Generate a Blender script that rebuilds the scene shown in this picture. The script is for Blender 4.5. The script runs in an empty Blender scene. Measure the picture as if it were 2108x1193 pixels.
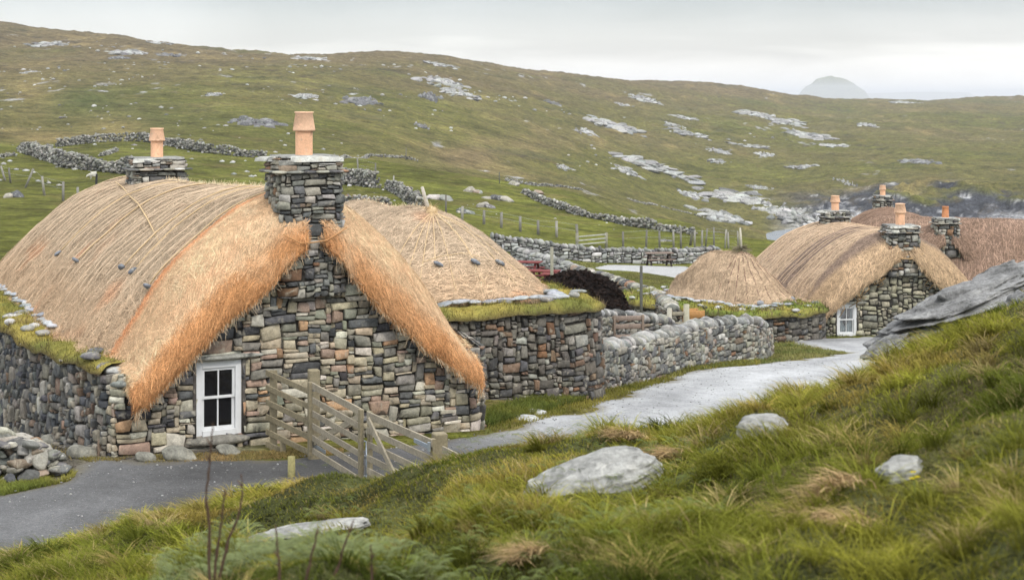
import bpy, bmesh, math, random
import numpy as np
from mathutils import Matrix, Vector

# ------------------------------------------------------------------ basics
FPX, CX, HY, CZ = 3200.0, 1054.0, 198.0, 5.25      # focal (photo px), principal x, horizon row, eye height
rng = np.random.default_rng(7)
random.seed(7)
scene = bpy.context.scene
COL = scene.collection

def P(px, py, Y):
    return np.array([(px - CX) / FPX * Y, Y, CZ - (py - HY) / FPX * Y])

def proj(p):
    p = np.asarray(p, float)
    return np.stack([CX + FPX * p[..., 0] / p[..., 1], HY + FPX * (CZ - p[..., 2]) / p[..., 1]], -1)

# ------------------------------------------------------------------ noise
def _h(ix, iy, iz, seed):
    n = (ix.astype(np.int64) * 374761393 + iy.astype(np.int64) * 668265263 + iz.astype(np.int64) * 2147483647 + seed * 974634777) & 0xFFFFFFFF
    n = ((n ^ (n >> 13)) * 1274126177) & 0xFFFFFFFF
    n = ((n ^ (n >> 16)) * 2246822519) & 0xFFFFFFFF
    return ((n ^ (n >> 15)) & 0xFFFFFF) / float(0xFFFFFF)

def vn3(x, y, z, seed=0):
    x, y, z = np.broadcast_arrays(np.asarray(x, float), np.asarray(y, float), np.asarray(z, float))
    ix, iy, iz = np.floor(x), np.floor(y), np.floor(z)
    fx, fy, fz = x - ix, y - iy, z - iz
    fx, fy, fz = [f * f * (3 - 2 * f) for f in (fx, fy, fz)]
    r = 0
    for a in (0, 1):
        for b in (0, 1):
            for c in (0, 1):
                w = (fx if a else 1 - fx) * (fy if b else 1 - fy) * (fz if c else 1 - fz)
                r = r + w * _h(ix + a, iy + b, iz + c, seed)
    return r * 2 - 1

def vn2(x, y, seed=0):
    x, y = np.broadcast_arrays(np.asarray(x, float), np.asarray(y, float))
    ix, iy = np.floor(x), np.floor(y)
    fx, fy = x - ix, y - iy
    fx, fy = fx * fx * (3 - 2 * fx), fy * fy * (3 - 2 * fy)
    z = np.zeros_like(ix)
    a = _h(ix, iy, z, seed); b = _h(ix + 1, iy, z, seed); c = _h(ix, iy + 1, z, seed); d = _h(ix + 1, iy + 1, z, seed)
    return ((a * (1 - fx) + b * fx) * (1 - fy) + (c * (1 - fx) + d * fx) * fy) * 2 - 1

def fbm2(x, y, o=4, seed=0, g=.5):
    r, a, s = 0, 1.0, 0
    for i in range(o):
        r = r + a * vn2(np.asarray(x) * 2 ** i + 17.3 * i, np.asarray(y) * 2 ** i - 9.1 * i, seed + i); s += a; a *= g
    return r / s

def fbm3(x, y, z, o=4, seed=0, g=.5):
    r, a, s = 0, 1.0, 0
    for i in range(o):
        k = 2 ** i
        r = r + a * vn3(x * k + 3.7 * i, y * k, z * k, seed + i); s += a; a *= g
    return r / s

def sm(a, b, x):
    t = np.clip((np.asarray(x, float) - a) / (b - a), 0, 1)
    return t * t * (3 - 2 * t)

def srgb(r, g, b):
    c = np.array([r, g, b], float) / 255
    return np.where(c <= .04045, c / 12.92, ((c + .055) / 1.055) ** 2.4)

# ------------------------------------------------------------------ mesh builder
class MB:
    def __init__(self): self.V, self.Q, self.T, self.C, self.n = [], [], [], [], 0
    def add(self, v, q=None, t=None, c=(.5, .5, .5)):
        v = np.asarray(v, float).reshape(-1, 3)
        if len(v) == 0: return
        c = np.asarray(c, float)
        c = np.broadcast_to(c, v.shape) if c.ndim == 1 else c.reshape(-1, 3)
        if q is not None and len(q): self.Q.append(np.asarray(q, np.int64).reshape(-1, 4) + self.n)
        if t is not None and len(t): self.T.append(np.asarray(t, np.int64).reshape(-1, 3) + self.n)
        self.V.append(v); self.C.append(c); self.n += len(v)
    def build(self, name, mat, parent=None, smooth=True, loc=None):
        V = np.concatenate(self.V); C = np.concatenate(self.C)
        Q = np.concatenate(self.Q) if self.Q else np.zeros((0, 4), int)
        T = np.concatenate(self.T) if self.T else np.zeros((0, 3), int)
        if loc is not None: V = V - np.asarray(loc, float)
        me = bpy.data.meshes.new(name)
        me.vertices.add(len(V)); me.vertices.foreach_set('co', V.astype(np.float32).ravel())
        nl = Q.size + T.size
        me.loops.add(nl); me.loops.foreach_set('vertex_index', np.concatenate([Q.ravel(), T.ravel()]).astype(np.int32))
        me.polygons.add(len(Q) + len(T))
        ls = np.concatenate([np.arange(len(Q)) * 4, Q.size + np.arange(len(T)) * 3]).astype(np.int32)
        me.polygons.foreach_set('loop_start', ls)
        me.update(calc_edges=True)
        me.polygons.foreach_set('use_smooth', np.full(len(Q) + len(T), bool(smooth)))
        at = me.color_attributes.new('Col', 'FLOAT_COLOR', 'POINT')
        at.data.foreach_set('color', np.concatenate([C, np.ones((len(C), 1))], 1).astype(np.float32).ravel())
        me.materials.append(mat)
        o = bpy.data.objects.new(name, me); COL.objects.link(o)
        if parent is not None: o.parent = parent
        if loc is not None: o.location = loc
        return o

def tag(o, label=None, cat=None, group=None, kind=None):
    if label: o['label'] = label
    if cat: o['category'] = cat
    if group: o['group'] = group
    if kind: o['kind'] = kind
    return o

def thing(name, label, cat, loc=(0, 0, 0), rz=0, group=None):
    o = bpy.data.objects.new(name, None); COL.objects.link(o)
    o.location = [float(c) for c in loc]; o.rotation_euler = (0, 0, rz); o.empty_display_size = .3
    return tag(o, label, cat, group)

def gridq(n, m):
    i, j = np.meshgrid(np.arange(n - 1), np.arange(m - 1), indexing='ij')
    a = i * m + j
    return np.stack([a, a + m, a + m + 1, a + 1], -1).reshape(-1, 4)

BOXV = np.array([[x, y, z] for x in (-.5, .5) for y in (-.5, .5) for z in (-.5, .5)])
BOXQ = np.array([[0, 1, 3, 2], [4, 6, 7, 5], [0, 4, 5, 1], [2, 3, 7, 6], [0, 2, 6, 4], [1, 5, 7, 3]])
def bevel_box():
    bm = bmesh.new(); bmesh.ops.create_cube(bm, size=1.0)
    bmesh.ops.bevel(bm, geom=bm.edges[:], offset=.06, segments=1, affect='EDGES')
    v = np.array([x.co[:] for x in bm.verts]); q = []; t = []
    for f in bm.faces:
        ix = [x.index for x in f.verts]
        (q if len(ix) == 4 else t).append(ix)
    bm.free(); return v, np.array(q), np.array(t)
BBV, BBQ, BBT = bevel_box()

def box(mb, c, s, R=None, col=(.5, .5, .5), bev=0.0):
    s = np.asarray(s, float)
    if bev > 0:
        sg = np.sign(BBV); v = BBV.copy(); inner = np.abs(BBV) < .4999
        v = sg * (s / 2) * np.ones_like(v); v = np.where(inner, sg * (s / 2 - bev), v)
        if R is not None: v = v @ np.asarray(R).T
        mb.add(v + c, BBQ, BBT, col)
    else:
        v = BOXV * s
        if R is not None: v = v @ np.asarray(R).T
        mb.add(v + c, BOXQ, None, col)

def beam(mb, p0, p1, w, h, col=(.5, .5, .5), up=(0, 0, 1), bev=.004):
    """bar from p0 to p1; w = thickness sideways, h = size along 'up'."""
    p0, p1 = np.asarray(p0, float), np.asarray(p1, float)
    d = p1 - p0; L = np.linalg.norm(d); d = d / L
    up = np.asarray(up, float)
    if abs(d @ up) > .98: up = np.array([0., 1., 0.])
    s = np.cross(d, up); s /= np.linalg.norm(s); u = np.cross(s, d)
    box(mb, (p0 + p1) / 2, (L, w, h), np.stack([d, s, u], 1), col, bev)

def tube(mb, pts, r, n=6, col=(.5, .5, .5), cap=True):
    pts = np.asarray(pts, float); m = len(pts)
    r = np.broadcast_to(np.asarray(r, float), (m,))
    t = np.gradient(pts, axis=0); t /= np.linalg.norm(t, axis=1, keepdims=True) + 1e-9
    a = np.cross(t, [0, 0, 1.0]); bad = np.linalg.norm(a, axis=1) < .1
    a[bad] = np.cross(t[bad], [0, 1.0, 0]); a /= np.linalg.norm(a, axis=1, keepdims=True)
    b = np.cross(t, a)
    th = np.linspace(0, 2 * np.pi, n, endpoint=False)
    v = pts[:, None] + r[:, None, None] * (np.cos(th)[None, :, None] * a[:, None] + np.sin(th)[None, :, None] * b[:, None])
    q = []
    for i in range(m - 1):
        for j in range(n):
            k = (j + 1) % n
            q.append([i * n + j, i * n + k, (i + 1) * n + k, (i + 1) * n + j])
    V = v.reshape(-1, 3); t3 = []
    if cap:
        V = np.concatenate([V, pts[:1], pts[-1:]])
        for j in range(n):
            k = (j + 1) % n
            t3.append([m * n, k, j]); t3.append([m * n + 1, (m - 1) * n + j, (m - 1) * n + k])
    mb.add(V, q, t3, col)

def lathe(mb, prof, c=(0, 0, 0), n=28, col=(.5, .5, .5)):
    prof = np.asarray(prof, float); th = np.linspace(0, 2 * np.pi, n, endpoint=False)
    v = np.stack([prof[:, 0, None] * np.cos(th), prof[:, 0, None] * np.sin(th), np.repeat(prof[:, 1, None], n, 1)], -1)
    q = []
    for i in range(len(prof) - 1):
        for j in range(n):
            k = (j + 1) % n
            q.append([i * n + j, i * n + k, (i + 1) * n + k, (i + 1) * n + j])
    mb.add(v.reshape(-1, 3) + np.asarray(c), q, None, col)

def ico(s):
    bm = bmesh.new(); bmesh.ops.create_icosphere(bm, subdivisions=s, radius=1)
    v = np.array([x.co[:] for x in bm.verts]); t = np.array([[x.index for x in f.verts] for f in bm.faces]); bm.free()
    return v, t
ICO = {s: ico(s) for s in (1, 2, 3, 4, 5, 6)}

def rocks(mb, c, r, col, yaw=None, tilt=None, sub=2, rough=.22, planes=7, cut=.78, seed=1, g=None):
    """batch of faceted stones. c (N,3) r (N,3) col (N,3)"""
    g = g or np.random.default_rng(seed)
    c = np.atleast_2d(np.asarray(c, float)); N = len(c); r = np.broadcast_to(np.asarray(r, float), (N, 3))
    base, T = ICO[sub]
    v = np.broadcast_to(base, (N,) + base.shape).copy()
    off = g.random((N, 1, 3)) * 100
    nv = fbm3(v[..., 0] * 1.3 + off[..., 0], v[..., 1] * 1.3 + off[..., 1], v[..., 2] * 1.3 + off[..., 2], 2 if sub < 4 else 5, seed)
    v *= (1 + rough * nv)[..., None]
    for k in range(planes):
        n = g.normal(size=(N, 3)); n /= np.linalg.norm(n, axis=1, keepdims=True)
        d = cut + g.random(N) * .18
        e = np.einsum('nvk,nk->nv', v, n) - d[:, None]
        v -= np.maximum(e, 0)[..., None] * n[:, None] * .85
    v *= r[:, None]
    if tilt is not None:
        ct, st = np.cos(tilt)[:, None], np.sin(tilt)[:, None]
        x, z = v[..., 0].copy(), v[..., 2].copy()
        v[..., 0] = ct * x + st * z; v[..., 2] = -st * x + ct * z
    if yaw is not None:
        cy, sy = np.cos(yaw)[:, None], np.sin(yaw)[:, None]
        x, y = v[..., 0].copy(), v[..., 1].copy()
        v[..., 0] = cy * x - sy * y; v[..., 1] = sy * x + cy * y
    v += c[:, None]
    nb = len(base)
    Tt = (T[None] + (np.arange(N) * nb)[:, None, None]).reshape(-1, 3)
    cc = np.broadcast_to(np.atleast_2d(col), (N, 3))
    mb.add(v.reshape(-1, 3), None, Tt, np.repeat(cc, nb, 0))

def blades(mb, pos, h, w, lean, ldir, col, tipcol=None, g=rng, up=None):
    """pos (N,3); h,w,lean (N,), ldir angle (N,), col (N,3)"""
    N = len(pos)
    if N == 0: return
    fa = g.random(N) * np.pi
    side = np.stack([np.cos(fa), np.sin(fa), np.zeros(N)], 1)
    L = np.stack([np.cos(ldir), np.sin(ldir), np.zeros(N)], 1)
    U = np.broadcast_to(np.array([0, 0, 1.0]), (N, 3)) if up is None else up
    vs = []
    for k, (t, ww) in enumerate(((0, 1.0), (.4, .85), (.75, .55))):
        c = pos + U * (h * t)[:, None] * (1 - .3 * (lean * t))[:, None] + L * (h * lean * t ** 2)[:, None]
        vs += [c - side * (w * ww / 2)[:, None], c + side * (w * ww / 2)[:, None]]
    tip = pos + U * (h * (1 - .35 * lean))[:, None] + L * (h * lean)[:, None]
    vs.append(tip)
    v = np.stack(vs, 1)
    b = (np.arange(N) * 7)[:, None]
    q = np.concatenate([b + np.array([[0, 1, 3, 2]]), b + np.array([[2, 3, 5, 4]])])
    t = b + np.array([[4, 5, 6]])
    tc = col if tipcol is None else tipcol
    k = np.array([0, 0, .35, .35, .75, .75, 1.0])[None, :, None]
    C = col[:, None] * (1 - k) + tc[:, None] * k
    mb.add(v.reshape(-1, 3), q, t, C.reshape(-1, 3))

# ------------------------------------------------------------------ materials
def newmat(name):
    m = bpy.data.materials.new(name); m.use_nodes = True
    nt = m.node_tree; nt.nodes.clear()
    return m, nt, nt.nodes, nt.links

def N_(nt, typ, **kw):
    n = nt.nodes.new(typ)
    for k, v in kw.items():
        if k in n.inputs: n.inputs[k].default_value = v
        else: setattr(n, k, v)
    return n

def noise(nt, scale, detail=4, rough=.55, vec=None, dist=0):
    n = nt.nodes.new('ShaderNodeTexNoise')
    n.inputs['Scale'].default_value = scale; n.inputs['Detail'].default_value = detail
    n.inputs['Roughness'].default_value = rough; n.inputs['Distortion'].default_value = dist
    if vec is not None: nt.links.new(vec, n.inputs['Vector'])
    return n

def ramp(nt, src, stops):
    r = nt.nodes.new('ShaderNodeValToRGB'); e = r.color_ramp.elements
    while len(e) > 1: e.remove(e[-1])
    e[0].position = stops[0][0]; e[0].color = tuple(stops[0][1]) + (1,)
    for p, c in stops[1:]:
        x = e.new(p); x.color = tuple(c) + (1,)
    nt.links.new(src, r.inputs['Fac']); return r

def mix(nt, a, b, f, mode='MIX'):
    m = nt.nodes.new('ShaderNodeMix'); m.data_type = 'RGBA'; m.blend_type = mode
    for s, i in ((a, 6), (b, 7), (f, 0)):
        if hasattr(s, 'links'): nt.links.new(s, m.inputs[i])
        elif i == 0: m.inputs[0].default_value = s
        else: m.inputs[i].default_value = tuple(s) + (1,)
    return m.outputs[2]

def grey(v): return (v, v, v)

def surf_mat(name, base=None, var=((3, .75, 1.25),), rough=.9, bump=(), spec=.2, extra=None, metal=0, transl=0, coord='Object', stretch=None, grain=None):
    """base None -> 'Col' attribute. var: (scale, lo, hi) noise multipliers. bump: (scale, strength, dist)"""
    m, nt, nn, L = newmat(name)
    tc = nn.new('ShaderNodeTexCoord'); vec = tc.outputs[coord]
    if stretch:
        mp = nn.new('ShaderNodeMapping'); mp.inputs['Scale'].default_value = stretch
        L.new(vec, mp.inputs['Vector']); vec = mp.outputs[0]
    if base is None:
        at = nn.new('ShaderNodeAttribute'); at.attribute_name = 'Col'; c = at.outputs['Color']
    else:
        rg = nn.new('ShaderNodeRGB'); rg.outputs[0].default_value = tuple(base) + (1,); c = rg.outputs[0]
    for sc, lo, hi in var:
        n = noise(nt, sc, 5, .6, vec)
        r = ramp(nt, n.outputs['Fac'], ((.28, grey(lo)), (.72, grey(hi))))
        c = mix(nt, c, r.outputs[0], 1.0, 'MULTIPLY')
    if extra: c = extra(nt, c, vec)
    b = nn.new('ShaderNodeBsdfPrincipled'); L.new(c, b.inputs['Base Color'])
    b.inputs['Roughness'].default_value = rough; b.inputs['Specular IOR Level'].default_value = spec; b.inputs['Metallic'].default_value = metal
    prev = None
    for sc, st, ds in bump:
        n = noise(nt, sc, 6, .6, vec)
        bp = nn.new('ShaderNodeBump'); bp.inputs['Strength'].default_value = st; bp.inputs['Distance'].default_value = ds
        L.new(n.outputs['Fac'], bp.inputs['Height'])
        if prev is not None: L.new(prev, bp.inputs['Normal'])
        prev = bp.outputs[0]
    if prev is not None: L.new(prev, b.inputs['Normal'])
    out = nn.new('ShaderNodeOutputMaterial')
    if transl:
        tr = nn.new('ShaderNodeBsdfTranslucent'); L.new(c, tr.inputs['Color'])
        mx = nn.new('ShaderNodeMixShader'); mx.inputs[0].default_value = transl
        L.new(b.outputs[0], mx.inputs[1]); L.new(tr.outputs[0], mx.inputs[2]); L.new(mx.outputs[0], out.inputs[0])
    else: L.new(b.outputs[0], out.inputs[0])
    return m

def lichen(pale, dark, sc=7, amt=.5):
    def f(nt, c, vec):
        n = noise(nt, sc, 6, .65, vec, .4)
        r = ramp(nt, n.outputs['Fac'], ((.56, grey(0)), (.66, grey(amt))))
        c = mix(nt, c, pale, r.outputs[0])
        n2 = noise(nt, sc * .8, 5, .6, vec, .8)
        r2 = ramp(nt, n2.outputs['Fac'], ((.30, grey(.75)), (.42, grey(0))))
        return mix(nt, c, dark, r2.outputs[0])
    return f

def slats(nt, c, vec):
    n = noise(nt, 2, 4, .6, vec)
    return c

M = {}
HAZE = 0.00016
M['stone'] = surf_mat('dry_stone', var=((9, .62, 1.35), (45, .8, 1.2)), bump=((14, .6, .03), (60, .5, .008)), rough=.92,
                      extra=lichen((.45, .415, .33), (.035, .035, .034), 6, .55))
M['stone_far'] = surf_mat('dry_stone_far', var=((3, .7, 1.3),), bump=((5, .6, .05),), rough=.95, extra=lichen((.4, .4, .37), (.04, .04, .038), 2.5, .5))
M['rock'] = surf_mat('gneiss_rock', var=((2.2, .65, 1.3), (16, .75, 1.25)), bump=((4, .8, .08), (28, .7, .02)), rough=.93,
                     extra=lichen((.46, .46, .43), (.06, .062, .06), 4, .7))
M['crag'] = surf_mat('crag_rock', var=((1.6, .55, 1.3), (9, .6, 1.35), (40, .75, 1.25)), bump=((3, 1, .12), (14, .9, .04), (60, .7, .01)), rough=.95, extra=lichen((.36, .36, .34), (.04, .042, .035), 3.5, .6))
M['boulder'] = surf_mat('lichened_boulder', var=((6, .7, 1.25), (34, .7, 1.3)), bump=((11, .8, .03), (70, .8, .008)), rough=.95, extra=lichen((.5, .49, .45), (.09, .09, .085), 8, .75))
M['thatch'] = surf_mat('thatch', var=((5, .82, 1.15), (60, .7, 1.25)), bump=((70, .8, .02),), rough=1, spec=.05)
M['grass'] = surf_mat('grass_blades', var=((1.5, .75, 1.25),), rough=.85, spec=.06, transl=.3)
M['turf'] = surf_mat('turf', var=((6, .7, 1.3), (40, .6, 1.4)), bump=((30, 1, .03),), rough=1, spec=.05)
M['terrain'] = None
M['wood'] = surf_mat('weathered_wood', var=((3, .75, 1.2), (26, .75, 1.2)), bump=((30, .6, .006),), rough=.85)
M['paint'] = surf_mat('white_paint', base=(.74, .75, .75), var=((7, .9, 1.04),), rough=.45, spec=.4)
M['glass'] = surf_mat('window_pane', base=(.006, .006, .007), var=(), rough=.06, spec=.5)
M['curtain'] = surf_mat('curtain_cloth', base=(.30, .36, .38), var=((30, .8, 1.1),), rough=.9)
M['pot'] = surf_mat('terracotta', var=((4, .8, 1.12), (30, .85, 1.1)), rough=.9, extra=lichen((.5, .42, .33), (.25, .15, .10), 5, .35))
M['galv'] = surf_mat('galvanised_metal', base=(.42, .47, .52), var=((30, .8, 1.1),), rough=.45, metal=.7)
M['rope'] = surf_mat('rope', var=((60, .75, 1.2),), rough=1, spec=.05)
M['peat'] = surf_mat('peat', var=((4, .5, 1.5), (20, .5, 1.6)), bump=((14, 1, .05),), rough=1, spec=.02)
M['wool'] = surf_mat('fleece', base=(.55, .53, .46), var=((12, .8, 1.1),), bump=((20, 1, .05),), rough=1)
M['stem'] = surf_mat('dead_stem', var=((30, .7, 1.3),), rough=.8)
M['petal'] = surf_mat('petal', base=(.75, .62, .02), var=(), rough=.6)

def terrain_mat():
    m, nt, nn, L = newmat('hill_grass')
    geo = nn.new('ShaderNodeNewGeometry'); pos = geo.outputs['Position']
    at = nn.new('ShaderNodeAttribute'); at.attribute_name = 'Col'; c = at.outputs['Color']
    # distance-scaled texture: three octaves families
    for sc, lo, hi in ((.06, .68, 1.32), (.35, .52, 1.52), (1.1, .66, 1.4), (2.2, .68, 1.38), (14, .75, 1.25)):
        n = noise(nt, sc, 5, .65, pos, .3)
        r = ramp(nt, n.outputs['Fac'], ((.30, grey(lo)), (.70, grey(hi))))
        c = mix(nt, c, r.outputs[0], 1.0, 'MULTIPLY')
    n = noise(nt, .12, 6, .7, pos, .6)
    r = ramp(nt, n.outputs['Fac'], ((.52, grey(0)), (.68, grey(.5))))
    c = mix(nt, c, (.15, .11, .05), r.outputs[0])
    b = nn.new('ShaderNodeBsdfPrincipled'); L.new(c, b.inputs['Base Color']); b.inputs['Roughness'].default_value = 1
    b.inputs['Specular IOR Level'].default_value = .05
    prev = None
    for sc, st, ds in ((.25, .9, 2.2), (1.3, .9, .5), (9, .6, .05)):
        n = noise(nt, sc, 6, .65, pos)
        bp = nn.new('ShaderNodeBump'); bp.inputs['Strength'].default_value = st; bp.inputs['Distance'].default_value = ds
        L.new(n.outputs['Fac'], bp.inputs['Height'])
        if prev is not None: L.new(prev, bp.inputs['Normal'])
        prev = bp.outputs[0]
    L.new(prev, b.inputs['Normal'])
    out = nn.new('ShaderNodeOutputMaterial'); L.new(b.outputs[0], out.inputs[0])
    return m
M['terrain'] = terrain_mat()

def road_mat():
    m, nt, nn, L = newmat('gravelly_tarmac')
    geo = nn.new('ShaderNodeNewGeometry'); pos = geo.outputs['Position']
    at = nn.new('ShaderNodeAttribute'); at.attribute_name = 'Col'; c = at.outputs['Color']
    for sc, lo, hi in ((.8, .88, 1.1), (5, .85, 1.12), (22, .7, 1.25), (60, .6, 1.35)):
        n = noise(nt, sc, 5, .65, pos)
        r = ramp(nt, n.outputs['Fac'], ((.30, grey(lo)), (.70, grey(hi))))
        c = mix(nt, c, r.outputs[0], 1.0, 'MULTIPLY')
    v = nn.new('ShaderNodeTexVoronoi'); v.inputs['Scale'].default_value = 26; L.new(pos, v.inputs['Vector'])
    r = ramp(nt, v.outputs['Distance'], ((.0, grey(.9)), (.13, grey(.9)), (.17, grey(0))))
    wn = nn.new('ShaderNodeTexWhiteNoise'); L.new(v.outputs['Position'], wn.inputs['Vector'])
    r2 = ramp(nt, wn.outputs['Value'], ((.78, grey(0)), (.8, grey(1))))
    mm = nn.new('ShaderNodeMath'); mm.operation = 'MULTIPLY'; L.new(r.outputs[0], mm.inputs[0]); L.new(r2.outputs[0], mm.inputs[1])
    c = mix(nt, c, (.42, .42, .42), mm.outputs[0])
    b = nn.new('ShaderNodeBsdfPrincipled'); L.new(c, b.inputs['Base Color']); b.inputs['Roughness'].default_value = .75
    b.inputs['Specular IOR Level'].default_value = .3
    n = noise(nt, 60, 4, .7, pos); bp = nn.new('ShaderNodeBump'); bp.inputs['Strength'].default_value = .8; bp.inputs['Distance'].default_value = .012
    L.new(n.outputs['Fac'], bp.inputs['Height']); L.new(bp.outputs[0], b.inputs['Normal'])
    out = nn.new('ShaderNodeOutputMaterial'); L.new(b.outputs[0], out.inputs[0])
    return m
M['road'] = road_mat()

# ------------------------------------------------------------------ terrain height
def p_(Y, py): return (Y, CZ - (py - HY) / FPX * Y)
def z_(Y, z): return (Y, z)
COLS = [
 (-1500, [z_(1,3.65), z_(6,3.3), z_(14,1.3), z_(18,.2), z_(30,-.9), z_(80,-1.6), z_(150,1), p_(250,180), p_(450,60), p_(720,-60), z_(1100,60), z_(3000,-30)]),
 (-500, [z_(1,3.65), z_(5,3.5), z_(15,.9), z_(18,.0), z_(24,-.4), z_(33,-1.5), z_(80,-1.8), z_(150,-1.5), p_(220,270), p_(350,150), p_(550,60), p_(720,-5), z_(1100,55), z_(3000,-30)]),
 (0, [z_(1,3.65), z_(5,3.60), z_(10,2.15), p_(15,1150), z_(17.6,.0), z_(22,-.05), z_(25,-.35), z_(33,-1.4), z_(50,-1.8), p_(80,490), p_(110,420), p_(150,362), p_(200,302), p_(270,250), p_(330,205), p_(420,155), p_(550,100), p_(720,39), z_(1000,44), z_(3000,-30)]),
 (300, [z_(1,3.65), z_(5,3.62), z_(10,2.45), p_(15.5,1085), z_(18.2,.0), z_(23,0), z_(26,-.3), z_(33,-1.4), z_(50,-2), z_(80,-2.3), p_(130,392), p_(160,355), p_(200,305), p_(215,294), p_(270,255), p_(350,200), p_(450,152), p_(560,115), p_(690,86), z_(1000,24), z_(3000,-30)]),
 (560, [z_(1,3.65), z_(5,3.65), z_(10,2.6), p_(16,1012), z_(19,.0), z_(23,0), z_(25.5,-.2), z_(30,-.6), z_(40,-1.9), z_(60,-2.7), z_(80,-3), p_(120,430), p_(150,385), p_(185,338), p_(205,318), p_(250,285), p_(330,225), p_(430,170), p_(560,130), p_(700,105), z_(1000,16), z_(3000,-30)]),
 (760, [z_(1,3.65), z_(5,3.65), z_(10,2.7), p_(16,1000), z_(19.3,.1), z_(23,0), z_(25.5,-.2), z_(29,-.45), z_(35,-.9), z_(60,-2.4), p_(80,525), p_(110,455), p_(140,398), p_(170,350), p_(190,322), z_(215,-4), p_(260,310), p_(350,240), p_(450,185), p_(600,128), p_(760,102), z_(1000,14), z_(3000,-30)]),
 (960, [z_(1,3.65), z_(5,3.66), z_(10,2.85), p_(15,962), z_(17.6,.5), z_(19.3,.05), z_(23,-.05), z_(26,-.22), z_(29.5,-.45), z_(34,-.9), z_(50,-2.2), p_(80,518), p_(100,472), p_(125,430), p_(160,385), p_(185,355), z_(215,-8), z_(250,-6), p_(290,345), p_(360,280), p_(450,225), p_(600,165), p_(800,114), z_(1100,12), z_(3000,-30)]),
 (1200, [z_(1,3.65), z_(5,3.68), z_(10,2.97), p_(14.5,925), z_(17.5,.7), z_(20,-.05), z_(26,-.32), z_(31,-.72), z_(40,-1.5), z_(50,-2.6), z_(62,-3.1), z_(76,-3.2), p_(88,540), p_(110,490), p_(140,440), p_(170,405), p_(190,390), z_(220,-12), z_(270,-11), p_(320,378), p_(400,320), p_(500,262), p_(650,205), p_(900,150), z_(1300,4), z_(3000,-30)]),
 (1450, [z_(1,3.65), z_(5,3.72), z_(10,3.1), p_(15,885), z_(18,.9), z_(21.5,-.25), z_(28,-.62), z_(34,-1.15), z_(40,-1.6), z_(50,-2.7), z_(60,-3.2), z_(76,-3.5), p_(88,540), p_(100,510), p_(125,478), p_(150,457), z_(180,-16), z_(300,-19), p_(360,438), p_(450,368), p_(560,300), p_(750,230), p_(1050,164), z_(1500,2), z_(3000,-30)]),
 (1700, [z_(1,3.65), z_(5,3.8), z_(10,3.35), p_(16.5,815), z_(19.5,1.1), z_(23,-.1), z_(30,-.75), z_(36,-1.35), z_(42,-1.95), z_(50,-2.85), z_(60,-3.3), z_(76,-3.9), p_(100,514), p_(128,500), z_(152,-26), z_(330,-28), p_(348,464), p_(368,432), p_(450,375), p_(600,300), p_(850,240), p_(1100,204), z_(1500,-4), z_(3000,-30)]),
 (1800, [z_(1,3.65), z_(5,3.82), z_(10,3.45), p_(14,800), p_(18.2,760), z_(21,1.2), z_(25,.0), z_(31,-.95), z_(36,-1.4), z_(42,-1.95), z_(50,-2.85), z_(60,-3.3), z_(76,-3.9), z_(90,-5), z_(120,-12), z_(150,-26), z_(330,-28), p_(347,467), p_(364,412), p_(450,368), p_(650,285), p_(925,228), p_(1150,204), z_(1550,-4), z_(3000,-30)]),
 (1900, [z_(1,3.65), z_(5,3.85), z_(10,3.62), p_(15,775), p_(19.5,712), z_(22.5,1.6), z_(27,.6), z_(32,-.9), z_(40,-1.9), z_(50,-2.9), z_(58,-3.4), z_(70,-4.1), z_(85,-5), z_(110,-10), z_(140,-26), z_(330,-28), p_(346,468), p_(362,402), p_(450,360), p_(700,270), p_(1000,215), p_(1200,204), z_(1600,-5), z_(3000,-30)]),
 (2108, [z_(1,3.65), z_(5,3.95), z_(8.5,3.98), z_(11,3.75), p_(15,715), p_(20,632), z_(24,2.3), z_(28,1.6), z_(33,.0), z_(40,-1.8), z_(50,-2.9), z_(58,-3.5), z_(70,-4.1), z_(85,-5), z_(110,-10), z_(140,-26), z_(330,-28), p_(345,470), p_(362,408), p_(500,340), p_(800,255), p_(1300,197), z_(1700,-6), z_(3000,-30)]),
 (2600, [z_(1,3.65), z_(5,4.1), z_(10,4.5), z_(20,4.2), z_(30,2.5), z_(45,-2), z_(70,-4.4), z_(100,-12), z_(140,-22), z_(280,-24), z_(310,-20), z_(350,-14), z_(600,-4), z_(1200,6), z_(1700,-6), z_(3000,-30)]),
 (3700, [z_(1,3.65), z_(5,4.2), z_(10,5.0), z_(20,5.5), z_(30,3.5), z_(45,-2), z_(70,-6), z_(100,-16), z_(140,-22), z_(280,-24), z_(400,-18), z_(600,-8), z_(1200,0), z_(1700,-12), z_(3000,-30)]),
]
YG = np.geomspace(1, 3000, 640)
PG = np.arange(-1500, 3701, 20.0)
def gsm(a, s, ax):
    k = np.arange(-int(3 * s) - 1, int(3 * s) + 2); w = np.exp(-.5 * (k / s) ** 2); w /= w.sum()
    pad = [(0, 0), (0, 0)]; pad[ax] = (len(k) // 2,) * 2
    b = np.pad(a, pad, mode='edge'); r = 0
    for i, ww in enumerate(w):
        r = r + ww * (b[i:i + a.shape[0]] if ax == 0 else b[:, i:i + a.shape[1]])
    return r
_cols = np.stack([np.interp(np.log(YG), np.log([q[0] for q in pr]), [q[1] for q in pr]) for _, pr in COLS])
_T = np.stack([np.interp(PG, [c[0] for c in COLS], _cols[:, j]) for j in range(len(YG))], 1)
_T = gsm(gsm(_T, 2.2, 1), 1.5, 0)

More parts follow.
